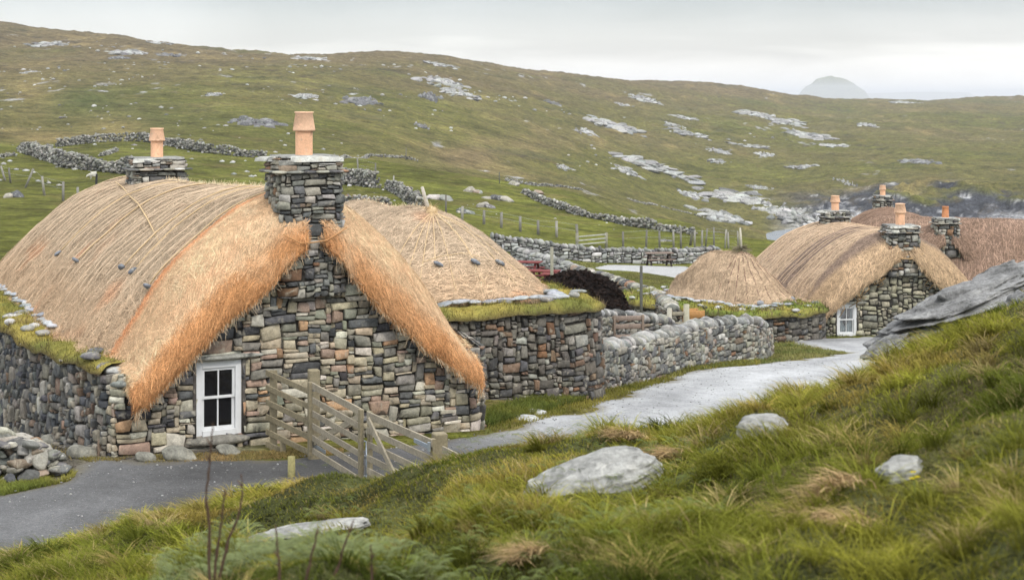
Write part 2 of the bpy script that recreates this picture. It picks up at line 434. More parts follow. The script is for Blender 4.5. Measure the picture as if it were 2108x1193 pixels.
def H0(X, Y):
    X = np.asarray(X, float); Y = np.asarray(Y, float); Ys = np.maximum(Y, 1.0)
    a = np.clip((CX + FPX * X / Ys + 1500) / 20, 0, len(PG) - 1.001)
    b = np.clip((np.log(Ys)) / (math.log(3000) / (len(YG) - 1)), 0, len(YG) - 1.001)
    i, j = a.astype(int), b.astype(int); fa, fb = a - i, b - j
    return (_T[i, j] * (1 - fa) + _T[i + 1, j] * fa) * (1 - fb) + (_T[i, j + 1] * (1 - fa) + _T[i + 1, j + 1] * fa) * fb

def H(X, Y):
    X = np.asarray(X, float); Y = np.asarray(Y, float)
    z = H0(X, Y)
    px = CX + FPX * X / np.maximum(Y, 1)
    bank = sm(.15, .8, z) * sm(24, 19, Y)
    z = z + bank * (.17 * fbm2(X * 1.3, Y * 1.0, 3, 5) + .075 * vn2(X * 3.2, Y * 2.6, 6)) - .45 * np.exp(-((X - 3.98) / .42) ** 2 - ((Y - 12.3) / .8) ** 2)
    z = z + np.interp(Y, [0, 24, 60, 90, 200, 260, 330, 420, 700, 1200], [0, 0, .03, .22, .5, 1.5, 1.0, 1.6, 3.4, 3.4]) * fbm2(X / np.interp(Y, [60, 250, 700], [9, 26, 48]), Y / np.interp(Y, [60, 250, 700], [14, 36, 70]), 5, 11, .58)
    z = z + .42 * np.exp(-((X - 2.9) / 1.1) ** 2 - ((Y - 38.2) / .9) ** 2)
    return z

def G(px, py, y0=2.0, y1=2600.0):
    """ground point seen at a photo pixel, searching beyond depth y0"""
    Y = np.geomspace(y0, y1, 2500)
    X = (px - CX) / FPX * Y; zr = CZ - (py - HY) / FPX * Y
    d = zr - H(X, Y); k = np.where(d <= 0)[0]
    k = k[0] if len(k) else int(np.argmin(np.abs(d)))
    return np.array([X[k], Y[k], float(H(X[k], Y[k]))])

# ------------------------------------------------------------------ terrain meshes
def cmix(a, b, w): return a * (1 - w[..., None]) + b * w[..., None]
C_GREEN = np.array([.105, .105, .026]); C_FIELD = np.array([.128, .138, .026]); C_BROWN = np.array([.128, .098, .050])
C_TAN = np.array([.26, .20, .085]); C_DARK = np.array([.062, .075, .022]); C_ROCKD = np.array([.055, .058, .066]); C_ROCKL = np.array([.42, .42, .42])
C_EARTH = np.array([.10, .08, .05])

def terrain_colour(X, Y, Z):
    pp = proj(np.stack([X, Y, Z], -1)); px, py = pp[..., 0], pp[..., 1]
    n1 = fbm2(X / 40, Y / 60, 4, 21); n2 = fbm2(X / 9, Y / 22, 4, 22); n3 = fbm2(X / 110, Y / 160, 3, 23)
    hill = np.broadcast_to(C_GREEN, X.shape + (3,)).copy()
    rel = sm(-6, 30, Z + 8 * n3 - 3 * sm(1000, 1700, px) + 14 * sm(900, 1600, px) * sm(300, 500, Y))
    hill = cmix(hill, C_BROWN, np.clip(rel * .85 + .15 + .6 * n1, 0, .92))
    hill = cmix(hill, C_TAN, np.clip(sm(.25, .7, n2 + .4 * n1) * .45, 0, 1))
    hill = cmix(hill, C_DARK, np.clip(sm(.2, .7, -n1 + .3 * n2) * .6, 0, 1))
    def blob(cx, cy, rx, ry): return np.exp(-(((px - cx) / rx) ** 2 + ((py - cy) / ry) ** 2)) * sm(180, 230, Y)
    for cx, cy, rx, ry, c, w in ((140, 215, 160, 40, C_DARK, .8), (300, 240, 130, 35, C_DARK, .45), (60, 200, 60, 45, C_TAN, .5), (520, 160, 200, 25, C_GREEN * 1.2, .6), (620, 225, 220, 22, C_GREEN * 1.25, .5),
                                 (980, 320, 110, 22, C_BROWN * 1.25, .7), (1100, 290, 130, 25, C_BROWN * 1.2, .4), (900, 240, 150, 40, C_GREEN * 1.2, .5), (230, 262, 70, 22, C_TAN, .5), (90, 285, 60, 15, C_TAN * .9, .6),
                                 (1450, 350, 250, 40, C_GREEN, .5), (1400, 420, 150, 30, C_GREEN, .5)):
        hill = cmix(hill, np.asarray(c), np.clip(blob(cx, cy, rx, ry) * w * (1 + .8 * n2), 0, 1))
    # dark heather / peat-hag lines following the contours; shading of the folds is painted in with them
    ln = np.abs(fbm2(X / 70, Y / 26 + Z / 7, 4, 31)); lm = sm(.040, .008, ln) * sm(-.1, .35, fbm2(X / 60, Y / 60, 2, 35)) * sm(230, 300, Y)
    hill = cmix(hill, C_EARTH * .6, lm * .8)
    hill = cmix(hill, np.array([.075, .075, .035]), sm(.25, .6, fbm2(X / 16, Y / 40 + Z / 9, 4, 37)) * .5 * sm(230, 300, Y))
    # bare rock speckle
    rk = sm(.42, .60, fbm2(X / 5, Y / 10, 4, 41)) * sm(.05, .4, fbm2(X / 55, Y / 70, 3, 42)) * sm(220, 280, Y)
    hill = cmix(hill, C_ROCKL * .8, np.clip(rk, 0, .9))
    # sea cliffs in the inlet
    cl = sm(1560, 1690, px) * sm(440, 380, Y + 30 * fbm2(X / 14, Y / 14, 3, 43)) * sm(-17.0, -19.2, Z + 4 * fbm2(X / 14, Y / 14, 3, 43)) * sm(330, 340, Y)
    cr = cmix(np.broadcast_to(C_ROCKD, X.shape + (3,)), C_ROCKL, sm(.22, .6, fbm2(X / 3, Y / 6 + Z, 4, 44)) * .8)
    cr = cmix(cr, C_ROCKL, sm(-21.5, -23.0, Z + 1.2 * n2) * .8)
    hill = cmix(hill, cr, cl)
    field = np.broadcast_to(C_FIELD, X.shape + (3,)).copy()
    field = cmix(field, C_GREEN * .75, np.clip(.5 + n2, 0, 1) * .7)
    field = cmix(field, C_TAN * .75, sm(.25, .7, fbm2(X / 3.5, Y / 8, 4, 47)) * .35)
    edge = np.interp(px, [0, 300, 560, 760, 960, 1200, 1450, 1700], [205, 217, 208, 200, 195, 200, 165, 110])
    w = sm(edge - 3, edge + 9, Y + 4 * n2)
    c = cmix(field, hill, w)
    # ground round the houses: trodden earth and thin grass
    n4 = fbm2(X * .9, Y * .9, 4, 51)
    yard = cmix(np.broadcast_to(C_FIELD * 1.0, X.shape + (3,)), C_TAN * .6, np.clip(.35 + .7 * n4, 0, 1))
    c = cmix(c, yard, sm(75, 55, Y))
    dirt = cmix(np.broadcast_to(np.array([.14, .125, .10]), X.shape + (3,)), C_FIELD * .8, sm(.0, .4, n4))
    c = cmix(c, dirt, sm(-3.2, -4.6, X) * sm(19, 21, Y) * sm(40, 34, Y))
    soil = np.array([.055, .060, .022])
    soil = cmix(np.broadcast_to(soil, X.shape + (3,)), np.array([.030, .022, .014]), np.exp(-((X - 3.98) / .5) ** 2 - ((Y - 12.3) / .9) ** 2))
    c = cmix(c, soil, sm(.1, .6, Z) * sm(24, 19, Y))
    return c

def terrain_part(name, ya, yb, label=None):
    cols = np.concatenate([np.arange(-1480, -60, 28), np.arange(-60, 2170, 2.4), np.arange(2170, 3680, 30)])
    rr = [ya]
    while rr[-1] < yb:
        y = rr[-1]
        step = np.interp(y, [1, 5, 20, 60, 200, 300, 700, 1200, 3000], [.10, .07, .16, .45, 1.3, 1.3, 2.6, 9, 60])
        rr.append(min(y + step, yb))
    rows = np.array(rr)
    A, Y = np.meshgrid((cols - CX) / FPX, rows, indexing='ij')
    X = A * Y; Z = H(X, Y)
    if ya >= 60:
        am = np.interp(Y, [60, 200, 260, 600, 1200], [.05, .12, .35, .8, .8])
        Z = Z + am * fbm2(X / 3.2, Y / 5, 4, 61)
        cf = sm(1560, 1700, CX + FPX * A) * sm(-13, -17, Z) * sm(340, 350, Y) * sm(440, 390, Y)
        Z = Z + cf * (2.6 * fbm2(X / 7, Y / 9, 4, 63) + .8 * fbm2(X / 2.2, Y / 3, 3, 64))
    mb = MB(); mb.add(np.stack([X, Y, Z], -1), gridq(len(cols), len(rows)), None, terrain_colour(X, Y, Z).reshape(-1, 3))
    o = mb.build(name, M['terrain']); tag(o, kind='structure')
    return o
terrain_part('ground', 1.0, 60.0)
terrain_part('field', 60.0, 216.0)
terrain_part('hill', 216.0, 2990.0)

# behind the camera
mb = MB(); xs = np.linspace(-60, 60, 60); ys = np.linspace(-60, 1.02, 40)
X, Y = np.meshgrid(xs, ys, indexing='ij'); Z = 3.6 + .1 * fbm2(X / 3, Y / 3, 3, 3) - .06 * np.maximum(-Y, 0) ** 0
Z = np.where(np.abs(X) < 3, Z, Z) - .02
mb.add(np.stack([X, Y, Z], -1), gridq(60, 40), None, np.array([.08, .10, .03])); tag(mb.build('ground', M['terrain']), kind='structure')

# sea
m, nt, nn, L = newmat('sea_water')
b = nn.new('ShaderNodeBsdfPrincipled'); b.inputs['Base Color'].default_value = (.10, .11, .115, 1); b.inputs['Roughness'].default_value = .25
geo = nn.new('ShaderNodeNewGeometry'); n = noise(nt, .25, 5, .6, geo.outputs['Position']); bp = nn.new('ShaderNodeBump'); bp.inputs['Distance'].default_value = .5
L.new(n.outputs['Fac'], bp.inputs['Height']); L.new(bp.outputs[0], b.inputs['Normal'])
out = nn.new('ShaderNodeOutputMaterial'); L.new(b.outputs[0], out.inputs[0]); M['sea'] = m
mb = MB(); mb.add([[-14000, 60, -24], [14000, 60, -24], [14000, 21000, -24], [-14000, 21000, -24]], [[0, 1, 2, 3]], None, (.1, .1, .1))
tag(mb.build('sea', M['sea']), kind='structure')

# distant island and low headland out at sea
def sea_island(px0, px1, pytop, Y, prof, label, name='sea_island'):
    mb = MB(); n = 90; u = np.linspace(0, 1, n); v = np.linspace(-1, 1, 30)
    U, Vv = np.meshgrid(u, v, indexing='ij')
    top = CZ - (pytop - HY) / FPX * Y
    hgt = np.interp(U, [q[0] for q in prof], [q[1] for q in prof]) * (top + 27)
    X = (px0 + (px1 - px0) * U - CX) / FPX * Y
    Z = -27 + hgt * (1 - np.abs(Vv) ** 2.5) * (1 + .05 * fbm2(U * 9, Vv * 4, 3, 8))
    mb.add(np.stack([X, Y + Vv * 90, Z], -1), gridq(n, 30), None, (.16, .17, .10))
    tag(mb.build(name, M['terrain']), kind='structure')
sea_island(1640, 1790, 157, 9500, ((0, 0), (.06, .38), (.13, .60), (.2, .70), (.28, .90), (.36, .96), (.47, 1), (.58, .97), (.68, .86), (.76, .77), (.84, .58), (.93, .42), (1, 0)), '', 'island')
sea_island(1760, 2020, 189, 15000, ((0, 0), (.06, .8), (.3, .9), (.6, 1), (.9, .9), (1, 0)), '', 'headland')

# ------------------------------------------------------------------ road
def poly_sd(poly, X, Y):
    """signed distance (inside positive)"""
    d = np.full(X.shape, 1e9); ins = np.zeros(X.shape, bool); n = len(poly)
    for i in range(n):
        a, b_ = poly[i], poly[(i + 1) % n]; e = b_ - a; L2 = e @ e + 1e-12
        t = np.clip(((X - a[0]) * e[0] + (Y - a[1]) * e[1]) / L2, 0, 1)
        d = np.minimum(d, np.hypot(X - a[0] - t * e[0], Y - a[1] - t * e[1]))
        c = ((a[1] > Y) != (b_[1] > Y)) & (X < (b_[0] - a[0]) * (Y - a[1]) / (b_[1] - a[1] + 1e-12) + a[0])
        ins ^= c
    return np.where(ins, d, -d)

def sheet(name, polypts, colf, mat, res=.12, off=.025, soft=.35, edge=.12, kind='structure', label=None):
    poly = np.array([q[:2] for q in polypts])
    x0, y0 = poly.min(0) - .6; x1, y1 = poly.max(0) + .6
    xs = np.arange(x0, x1, res); ys = np.arange(y0, y1, res)
    X, Y = np.meshgrid(xs, ys, indexing='ij')
    sd = poly_sd(poly, X, Y) + edge * fbm2(X * 1.6, Y * 1.6, 4, 71) * 2
    Z = H(X, Y) + np.clip(sd / soft, -1.6, 1) * off
    keep = sd > -soft
    Q = gridq(len(xs), len(ys)); kq = keep.ravel()[Q].any(1); Q = Q[kq]
    used = np.unique(Q); rm = np.full(X.size, -1); rm[used] = np.arange(len(used))
    V = np.stack([X, Y, Z], -1).reshape(-1, 3)[used]
    mb = MB(); mb.add(V, rm[Q], None, colf(V[:, 0], V[:, 1], V[:, 2], sd.ravel()[used]))
    o = mb.build(name, mat); tag(o, label, kind=kind) if label else tag(o, kind=kind)
    return o

far_edge = [G(-500, 1080, 16), G(0, 1020, 16.5), G(130, 992, 16.5), G(160, 965, 16.5), G(200, 948, 16.5), G(300, 952, 17), G(450, 950, 17), G(600, 942, 17), G(760, 930, 18), G(930, 905, 20),
            G(1010, 890, 20), G(1100, 868, 20), G(1180, 852, 20), G(1211, 840, 20), G(1300, 808, 22), G(1356, 789, 22), G(1422, 764, 24), G(1500, 756, 26), G(1562, 751, 28)]
fx = [np.array([10.3, 47.5, 0]), np.array([9.0, 52.5, 0]), np.array([12.5, 53.6, 0]), np.array([15.5, 52, 0])]
near_edge = [np.array([9.5, 30, 0]), np.array([6.5, 25, 0]), np.array([3.5, 20.8, 0]), np.array([1.0, 18.6, 0]), np.array([-1.5, 18.2, 0]), np.array([-3.5, 17.6, 0]), np.array([-6, 17.2, 0]), np.array([-14, 16.5, 0])]
road_poly = far_edge + fx + [np.array([13, 40, 0])] + near_edge
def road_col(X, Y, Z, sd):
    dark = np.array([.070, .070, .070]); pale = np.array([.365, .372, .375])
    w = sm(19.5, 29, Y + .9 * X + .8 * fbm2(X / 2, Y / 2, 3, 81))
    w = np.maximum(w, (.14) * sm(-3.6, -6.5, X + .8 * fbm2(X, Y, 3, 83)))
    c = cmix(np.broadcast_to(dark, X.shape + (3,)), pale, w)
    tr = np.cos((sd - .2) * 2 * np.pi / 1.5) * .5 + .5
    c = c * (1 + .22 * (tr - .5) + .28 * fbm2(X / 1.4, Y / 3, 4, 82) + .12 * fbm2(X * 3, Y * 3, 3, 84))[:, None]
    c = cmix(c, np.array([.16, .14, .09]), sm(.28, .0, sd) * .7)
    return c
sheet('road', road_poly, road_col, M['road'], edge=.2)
# gravel court by the picnic table
gp = [G(1215, 556, 60), G(1300, 560, 60), G(1420, 578, 60), G(1440, 560, 60), G(1420, 549, 60), G(1250, 545, 60)]
sheet('gravel_yard', gp, lambda X, Y, Z, sd: np.broadcast_to(np.array([.36, .36, .35]), X.shape + (3,)), M['road'], res=.3, off=.06, soft=.8)


# ------------------------------------------------------------------ dry-stone walling
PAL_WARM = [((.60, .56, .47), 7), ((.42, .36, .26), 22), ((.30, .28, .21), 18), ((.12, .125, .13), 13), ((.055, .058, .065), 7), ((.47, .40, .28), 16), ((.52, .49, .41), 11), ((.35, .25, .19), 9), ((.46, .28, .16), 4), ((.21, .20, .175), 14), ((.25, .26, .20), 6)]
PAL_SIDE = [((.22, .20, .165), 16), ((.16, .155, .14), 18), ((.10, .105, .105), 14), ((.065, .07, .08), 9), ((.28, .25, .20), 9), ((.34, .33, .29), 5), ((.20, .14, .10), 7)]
PAL_GREY = [((.29, .275, .225), 18), ((.19, .19, .17), 18), ((.12, .122, .12), 14), ((.075, .078, .082), 8), ((.33, .31, .26), 12), ((.40, .39, .35), 8), ((.20, .15, .11), 7), ((.24, .14, .08), 3)]
PAL_DARK = [((.17, .155, .13), 18), ((.12, .11, .095), 18), ((.085, .085, .085), 14), ((.19, .125, .085), 9), ((.25, .235, .20), 10), ((.33, .32, .28), 5), ((.20, .11, .06), 3)]
PAL_PALE = [((.36, .36, .34), 20), ((.28, .28, .26), 16), ((.45, .45, .43), 12), ((.20, .20, .19), 10), ((.12, .12, .12), 5)]
def palette(pal, n, g):
    w = np.array([q[1] for q in pal], float); i = g.choice(len(pal), n, p=w / w.sum())
    c = np.array([q[0] for q in pal])[i]
    c = c * .92 + .08 * (np.array([q[0] for q in pal]) * w[:, None]).sum(0) / w.sum()
    return np.clip(c * g.uniform(.75, 1.22, (n, 1)) * (1 + g.normal(0, .02, (n, 3))), .01, .8)

class Path:
    def __init__(self, pts, step=.08):
        pts = np.asarray(pts, float); seg = np.hypot(*np.diff(pts, axis=0).T); L = np.concatenate([[0], np.cumsum(seg)])
        self.L = L[-1]; self.s = np.linspace(0, self.L, max(3, int(self.L / step)))
        self.x = np.interp(self.s, L, pts[:, 0]); self.y = np.interp(self.s, L, pts[:, 1])
        tx, ty = np.gradient(self.x), np.gradient(self.y); n = np.hypot(tx, ty) + 1e-9
        self.nx, self.ny = ty / n, -tx / n
    def at(self, s):
        s = np.clip(s, 0, self.L)
        return (np.interp(s, self.s, self.x), np.interp(s, self.s, self.y), np.interp(s, self.s, self.nx), np.interp(s, self.s, self.ny))

def round_poly(pts, r, closed=True, n=8):
    pts = [np.array(q, float) for q in pts]; out = []; N = len(pts)
    for i in range(N):
        if not closed and i in (0, N - 1): out.append(pts[i]); continue
        a, b_, c = pts[i - 1], pts[i], pts[(i + 1) % N]
        rr = r[i] if hasattr(r, '__len__') else r
        p0 = b_ + (a - b_) / np.linalg.norm(a - b_) * min(rr, np.linalg.norm(a - b_) * .49)
        p1 = b_ + (c - b_) / np.linalg.norm(c - b_) * min(rr, np.linalg.norm(c - b_) * .49)
        for t in np.linspace(0, 1, n): out.append((1 - t) ** 2 * p0 + 2 * t * (1 - t) * b_ + t * t * p1)
    if closed: out.append(out[0])
    return np.array(out)

def pack(S, Hh, cs, ch, wr, hr, mask, g):
    """first-fit random rectangles in an S x Hh field -> (N,4) s0,s1,h0,h1"""
    nx, ny = int(S / cs), int(Hh / ch); occ = ~mask((np.arange(nx) + .5)[:, None] * cs, (np.arange(ny) + .5)[None, :] * ch)
    out = []
    for j in range(ny):
        i = 0
        while i < nx:
            if occ[i, j]: i += 1; continue
            big = g.random()
            k = 1.5 if big < .10 else (.5 if big < .5 else 1)
            w = max(2, int(g.uniform(*wr) * k / cs)); h = max(1, int(round(g.uniform(*hr) * (1.4 if big < .10 else (.55 if big < .5 else 1)) / ch)))
            e = i
            while e < nx and e - i < w and not occ[e, j]: e += 1
            w = e - i
            if e < nx and not occ[e, j]:
                m = e
                while m < nx and not occ[m, j] and m - e < 2: m += 1
                if m - e < 2: w = m - i
            while h > 1 and (j + h > ny or occ[i:i + w, j:j + h].any()): h -= 1
            occ[i:i + w, j:j + h] = True; out.append((i * cs, (i + w) * cs, j * ch, (j + h) * ch)); i += w
    return np.array(out) if out else np.zeros((0, 4))

def lay(mb, R, fn, cols, g, D=(.02, .055), gap=.008, nu=7, nv=6, back=.07, jit=.34):
    """stones for rectangles R mapped by fn(s,h,d)->xyz"""
    N = len(R)
    if N == 0: return
    ua = np.array([-1, -.965, -.87, 0, .87, .965, 1]) if nu == 7 else np.array([-1, -.86, 0, .86, 1])
    va = np.array([-1, -.93, -.72, .72, .93, 1]) if nv == 6 else np.array([-1, -.82, 0, .82, 1])
    U, Vv = np.meshgrid(ua, va, indexing='ij')
    w = (R[:, 1] - R[:, 0]) / 2; h = (R[:, 3] - R[:, 2]) / 2; cs_, chh = (R[:, 0] + R[:, 1]) / 2, (R[:, 2] + R[:, 3]) / 2
    rnd = g.uniform(.0, .22, N)[:, None, None]
    u = U * np.sqrt(1 - rnd * Vv ** 2); v = Vv * np.sqrt(1 - rnd * U ** 2)
    cj = g.uniform(-jit, jit, (4, 2, N, 1, 1)); ms = np.minimum(w, h)[:, None, None]
    b = [(1 - u) * (1 - v) / 4, (1 + u) * (1 - v) / 4, (1 + u) * (1 + v) / 4, (1 - u) * (1 + v) / 4]
    du = sum(b[k] * cj[k, 0] for k in range(4)) * ms * 1.3; dv = sum(b[k] * cj[k, 1] for k in range(4)) * ms
    gp = np.minimum(gap * g.uniform(.4, 1.6, N), .3 * np.minimum(w, h))
    s = cs_[:, None, None] + u * (w - gp)[:, None, None] + du
    hh = chh[:, None, None] + v * (h - gp)[:, None, None] + dv
    e = np.maximum(np.abs(U), np.abs(Vv))
    d0 = g.uniform(*D, N)[:, None, None]
    ms2 = np.minimum(w, h)[:, None, None]
    rim = np.where(e > .99, -back, np.where(e > .9, d0 - np.minimum(.016, ms2 * .22), d0))
    d = rim + np.where(e < .9, 1, .4) * (g.normal(0, .006, (N,) + U.shape) + U * g.normal(0, .012, (N, 1, 1)) + Vv * g.normal(0, .01, (N, 1, 1))) * (e < .99)
    V = fn(s, hh, d).reshape(-1, 3)
    n, m = U.shape; q = gridq(n, m)
    Q = (q[None] + (np.arange(N) * n * m)[:, None, None]).reshape(-1, 4)
    mb.add(V, Q, None, np.repeat(cols, n * m, 0))

def wall_face(mb, path, s0, s1, bot, top, pal, g, cs=.05, ch=.035, wr=(.16, .5), hr=(.07, .2), batter=0.0, hole=None, gap=.008, D=(.02, .055), hi=True, backcol=(.035, .031, .026), tint=None, zb=None, warp=.045):
    """bot/top functions of s (z).  hole(s,z)->bool where there is no wall."""
    S = s1 - s0
    ss = np.linspace(s0, s1, 200); zmin = float(np.min(bot(ss))); zmax = float(np.max(top(ss)))
    def fn(s, h, d):
        wp_ = warp * (1 if hole is None else 1) 
        z = h + zmin; z = z + wp_ * fbm2((s + s0) * 1.4, z * 2.2, 3, 301); s = s + wp_ * fbm2((s + s0) * 1.7 + 9, z * 2.6, 3, 305)
        x, y, nx, ny = path.at(s + s0)
        k = d + batter * (zmax - z)
        return np.stack([x + nx * k, y + ny * k, z], -1)
    def mask(s, h):
        s, h = np.broadcast_arrays(s, h); z = h + zmin
        ok = (z < top(s + s0)) & (z > bot(s + s0))
        if hole is not None: ok &= ~hole(s + s0, z)
        return ok
    R = pack(S, zmax - zmin, cs, ch, wr, hr, mask, g)
    cols = palette(pal, len(R), g)
    if tint is not None: cols = tint(cols, (R[:, 0] + R[:, 1]) / 2 + s0, (R[:, 2] + R[:, 3]) / 2 + zmin)
    lay(mb, R, fn, cols, g, D=D, gap=gap, nu=7 if hi else 5, nv=6 if hi else 5)
    # dark heart of the wall behind the joints
    nx_, ny_ = max(2, int(S / .12)), max(2, int((zmax - zmin) / .08))
    gs, gz = np.linspace(0, S, nx_ + 1), np.linspace(0, zmax - zmin, ny_ + 1)
    A, B = np.meshgrid(gs, gz, indexing='ij')
    topc = np.minimum(B, np.maximum(top(A + s0) - zmin, 0))
    V = fn(A, topc, np.full(A.shape, -.03))
    Q = gridq(nx_ + 1, ny_ + 1)
    cen = (A.ravel()[Q].mean(1), B.ravel()[Q].mean(1))
    k = np.ones(len(Q), bool)
    if hole is not None: k = ~hole(cen[0] + s0, cen[1] + zmin)
    k &= B.ravel()[Q].min(1) + zmin < top(cen[0] + s0)
    mb.add(V, Q[k], None, backcol)

def free_wall(name, pts, hgt, width, pal, label, cat='stone wall', group=None, g=None, size=1.0, cope=True, topz=None, cope_r=.17, closed_end=(True, True), hi=False, parent_cope=True, mat='stone', batter=.06, round_r=.5, sink=.25, copepal=[(tuple(np.array(c) * .8), w) for c, w in PAL_PALE], crumb=0.0, cope_up=1.25):
    """free-standing dry-stone wall along world XY points; both faces, ends and a row of cope stones"""
    g = g or np.random.default_rng(abs(hash(label)) % 1000)
    pts = np.array(pts, float)[:, :2]
    c = Path(round_poly(pts, round_r, closed=False)) if len(pts) > 2 else Path(pts)
    # closed loop around the centre line
    ns = max(8, int(c.L / .3)); s = np.linspace(0, c.L, ns); x, y, nx, ny = c.at(s)
    a = np.stack([x + nx * width / 2, y + ny * width / 2], 1); b_ = np.stack([x - nx * width / 2, y - ny * width / 2], 1)[::-1]
    loop = np.concatenate([a, b_, a[:1]])
    lp = Path(loop)
    def htop(ls):
        X, Y, _, _ = lp.at(ls)
        if topz is not None:
            return topz(X, Y)
        return H(X, Y) + hgt * (1 + crumb * fbm2(X / 2.5, Y / 2.5, 3, 91))
    def hbot(ls):
        X, Y, _, _ = lp.at(ls); return H(X, Y) - sink
    mb = MB()
    wall_face(mb, lp, 0, lp.L, hbot, htop, pal, g, cs=.06 * size, ch=.045 * size, wr=(.16 * size, .5 * size), hr=(.08 * size, .2 * size), batter=batter, hi=hi, gap=.01 * size)
    # top of the core
    zt = htop(np.clip(s, 0, lp.L)); zt = (topz(x, y) if topz is not None else H(x, y) + hgt * (1 + crumb * fbm2(x / 2.5, y / 2.5, 3, 91)))
    V = np.stack([np.stack([a[:, 0], a[:, 1], zt - .02], -1), np.stack([b_[::-1][:, 0], b_[::-1][:, 1], zt - .02], -1)], 1)
    mb.add(V, gridq(ns, 2), None, (.05, .05, .045))
    root = thing(name, label, cat, (x[0], y[0], float(H(x[0], y[0]))), 0, group)
    loc = np.array(root.location)
    o = mb.build('stonework', M[mat], root); o.matrix_parent_inverse = Matrix.Translation(-Vector([float(v) for v in loc]))
    if cope:
        mc = MB(); n = max(3, int(c.L / (cope_r * 1.25))); sc = np.linspace(cope_r * .5, c.L - cope_r * .5, n) + g.normal(0, .02, n)
        X, Y, NX, NY = c.at(sc); zt = topz(X, Y) if topz is not None else H(X, Y) + hgt * (1 + crumb * fbm2(X / 2.5, Y / 2.5, 3, 91))
        yaw = np.arctan2(NX, -NY) * 1.0
        yaw = np.arctan2(-NX, NY) + g.normal(0, .2, n)
        r = np.stack([cope_r * g.uniform(.55, .85, n), width * g.uniform(.42, .62, n), cope_r * g.uniform(.8, 1.35, n)], 1)
        rocks(mc, np.stack([X, Y, zt + r[:, 2] * .55], 1), r, palette(copepal, n, g), yaw=yaw, tilt=g.normal(.15, .22, n), sub=2 if size < 1.6 else 1, seed=int(g.integers(1e6)))
        oc = mc.build('cope_stones', M[mat], root); oc.matrix_parent_inverse = Matrix.Translation(-Vector([float(v) for v in loc]))
    return root

def rubble_wall(name, pts, hgt, width, label, group=None, size=.3, pal=PAL_PALE, seed=1, cat='stone wall', fall=.25, n_per=None):
    """tumbled field dyke: a heap of boulders along a line, one mesh"""
    g = np.random.default_rng(seed); pts = np.array(pts, float)
    c = Path(pts[:, :2], .3); mb = MB()
    n = int((n_per or (hgt * 1.15 * width / (size ** 3) * 1.5)) * c.L)
    s = g.uniform(0, c.L, n); t = g.uniform(-1, 1, n); hn = 1 + fall * fbm2(s / 4, s * 0, 3, seed) * 2
    hh = g.uniform(0, 1, n); tt = t * (1 - .55 * hh)
    x, y, nx, ny = c.at(s)
    X = x + nx * tt * width / 2; Y = y + ny * tt * width / 2
    r = size * g.uniform(.5, 1.15, (n, 3)) * np.array([.65, .55, .45])
    rocks(mb, np.stack([X, Y, H(X, Y) + hh * hgt * hn], 1), r, palette(pal, n, g), yaw=g.uniform(0, 6.3, n), tilt=g.normal(0, .5, n), sub=1, planes=4, seed=seed)
    n2 = 0; s = g.uniform(0, c.L, n2); x, y, nx, ny = c.at(s); o_ = g.normal(0, width * .75, n2); X = x + nx * o_; Y = y + ny * o_
    rocks(mb, np.stack([X, Y, H(X, Y) + .02], 1), size * g.uniform(.25, .6, (n2, 3)), palette(pal, n2, g), yaw=g.uniform(0, 6.3, n2), sub=1, planes=4, seed=seed)
    loc = pts[len(pts) // 2].copy(); loc = np.array([loc[0], loc[1], float(H(loc[0], loc[1]))])
    return tag(mb.build(name, M['stone_far'], loc=loc), label, cat, group)

# ------------------------------------------------------------------ thatch
C_TH = np.array([.53, .41, .285]); C_THL = np.array([.78, .62, .42]); C_THD = np.array([.33, .215, .13]); C_THO = np.array([.70, .47, .28]); C_NET = np.array([.70, .27, .11])

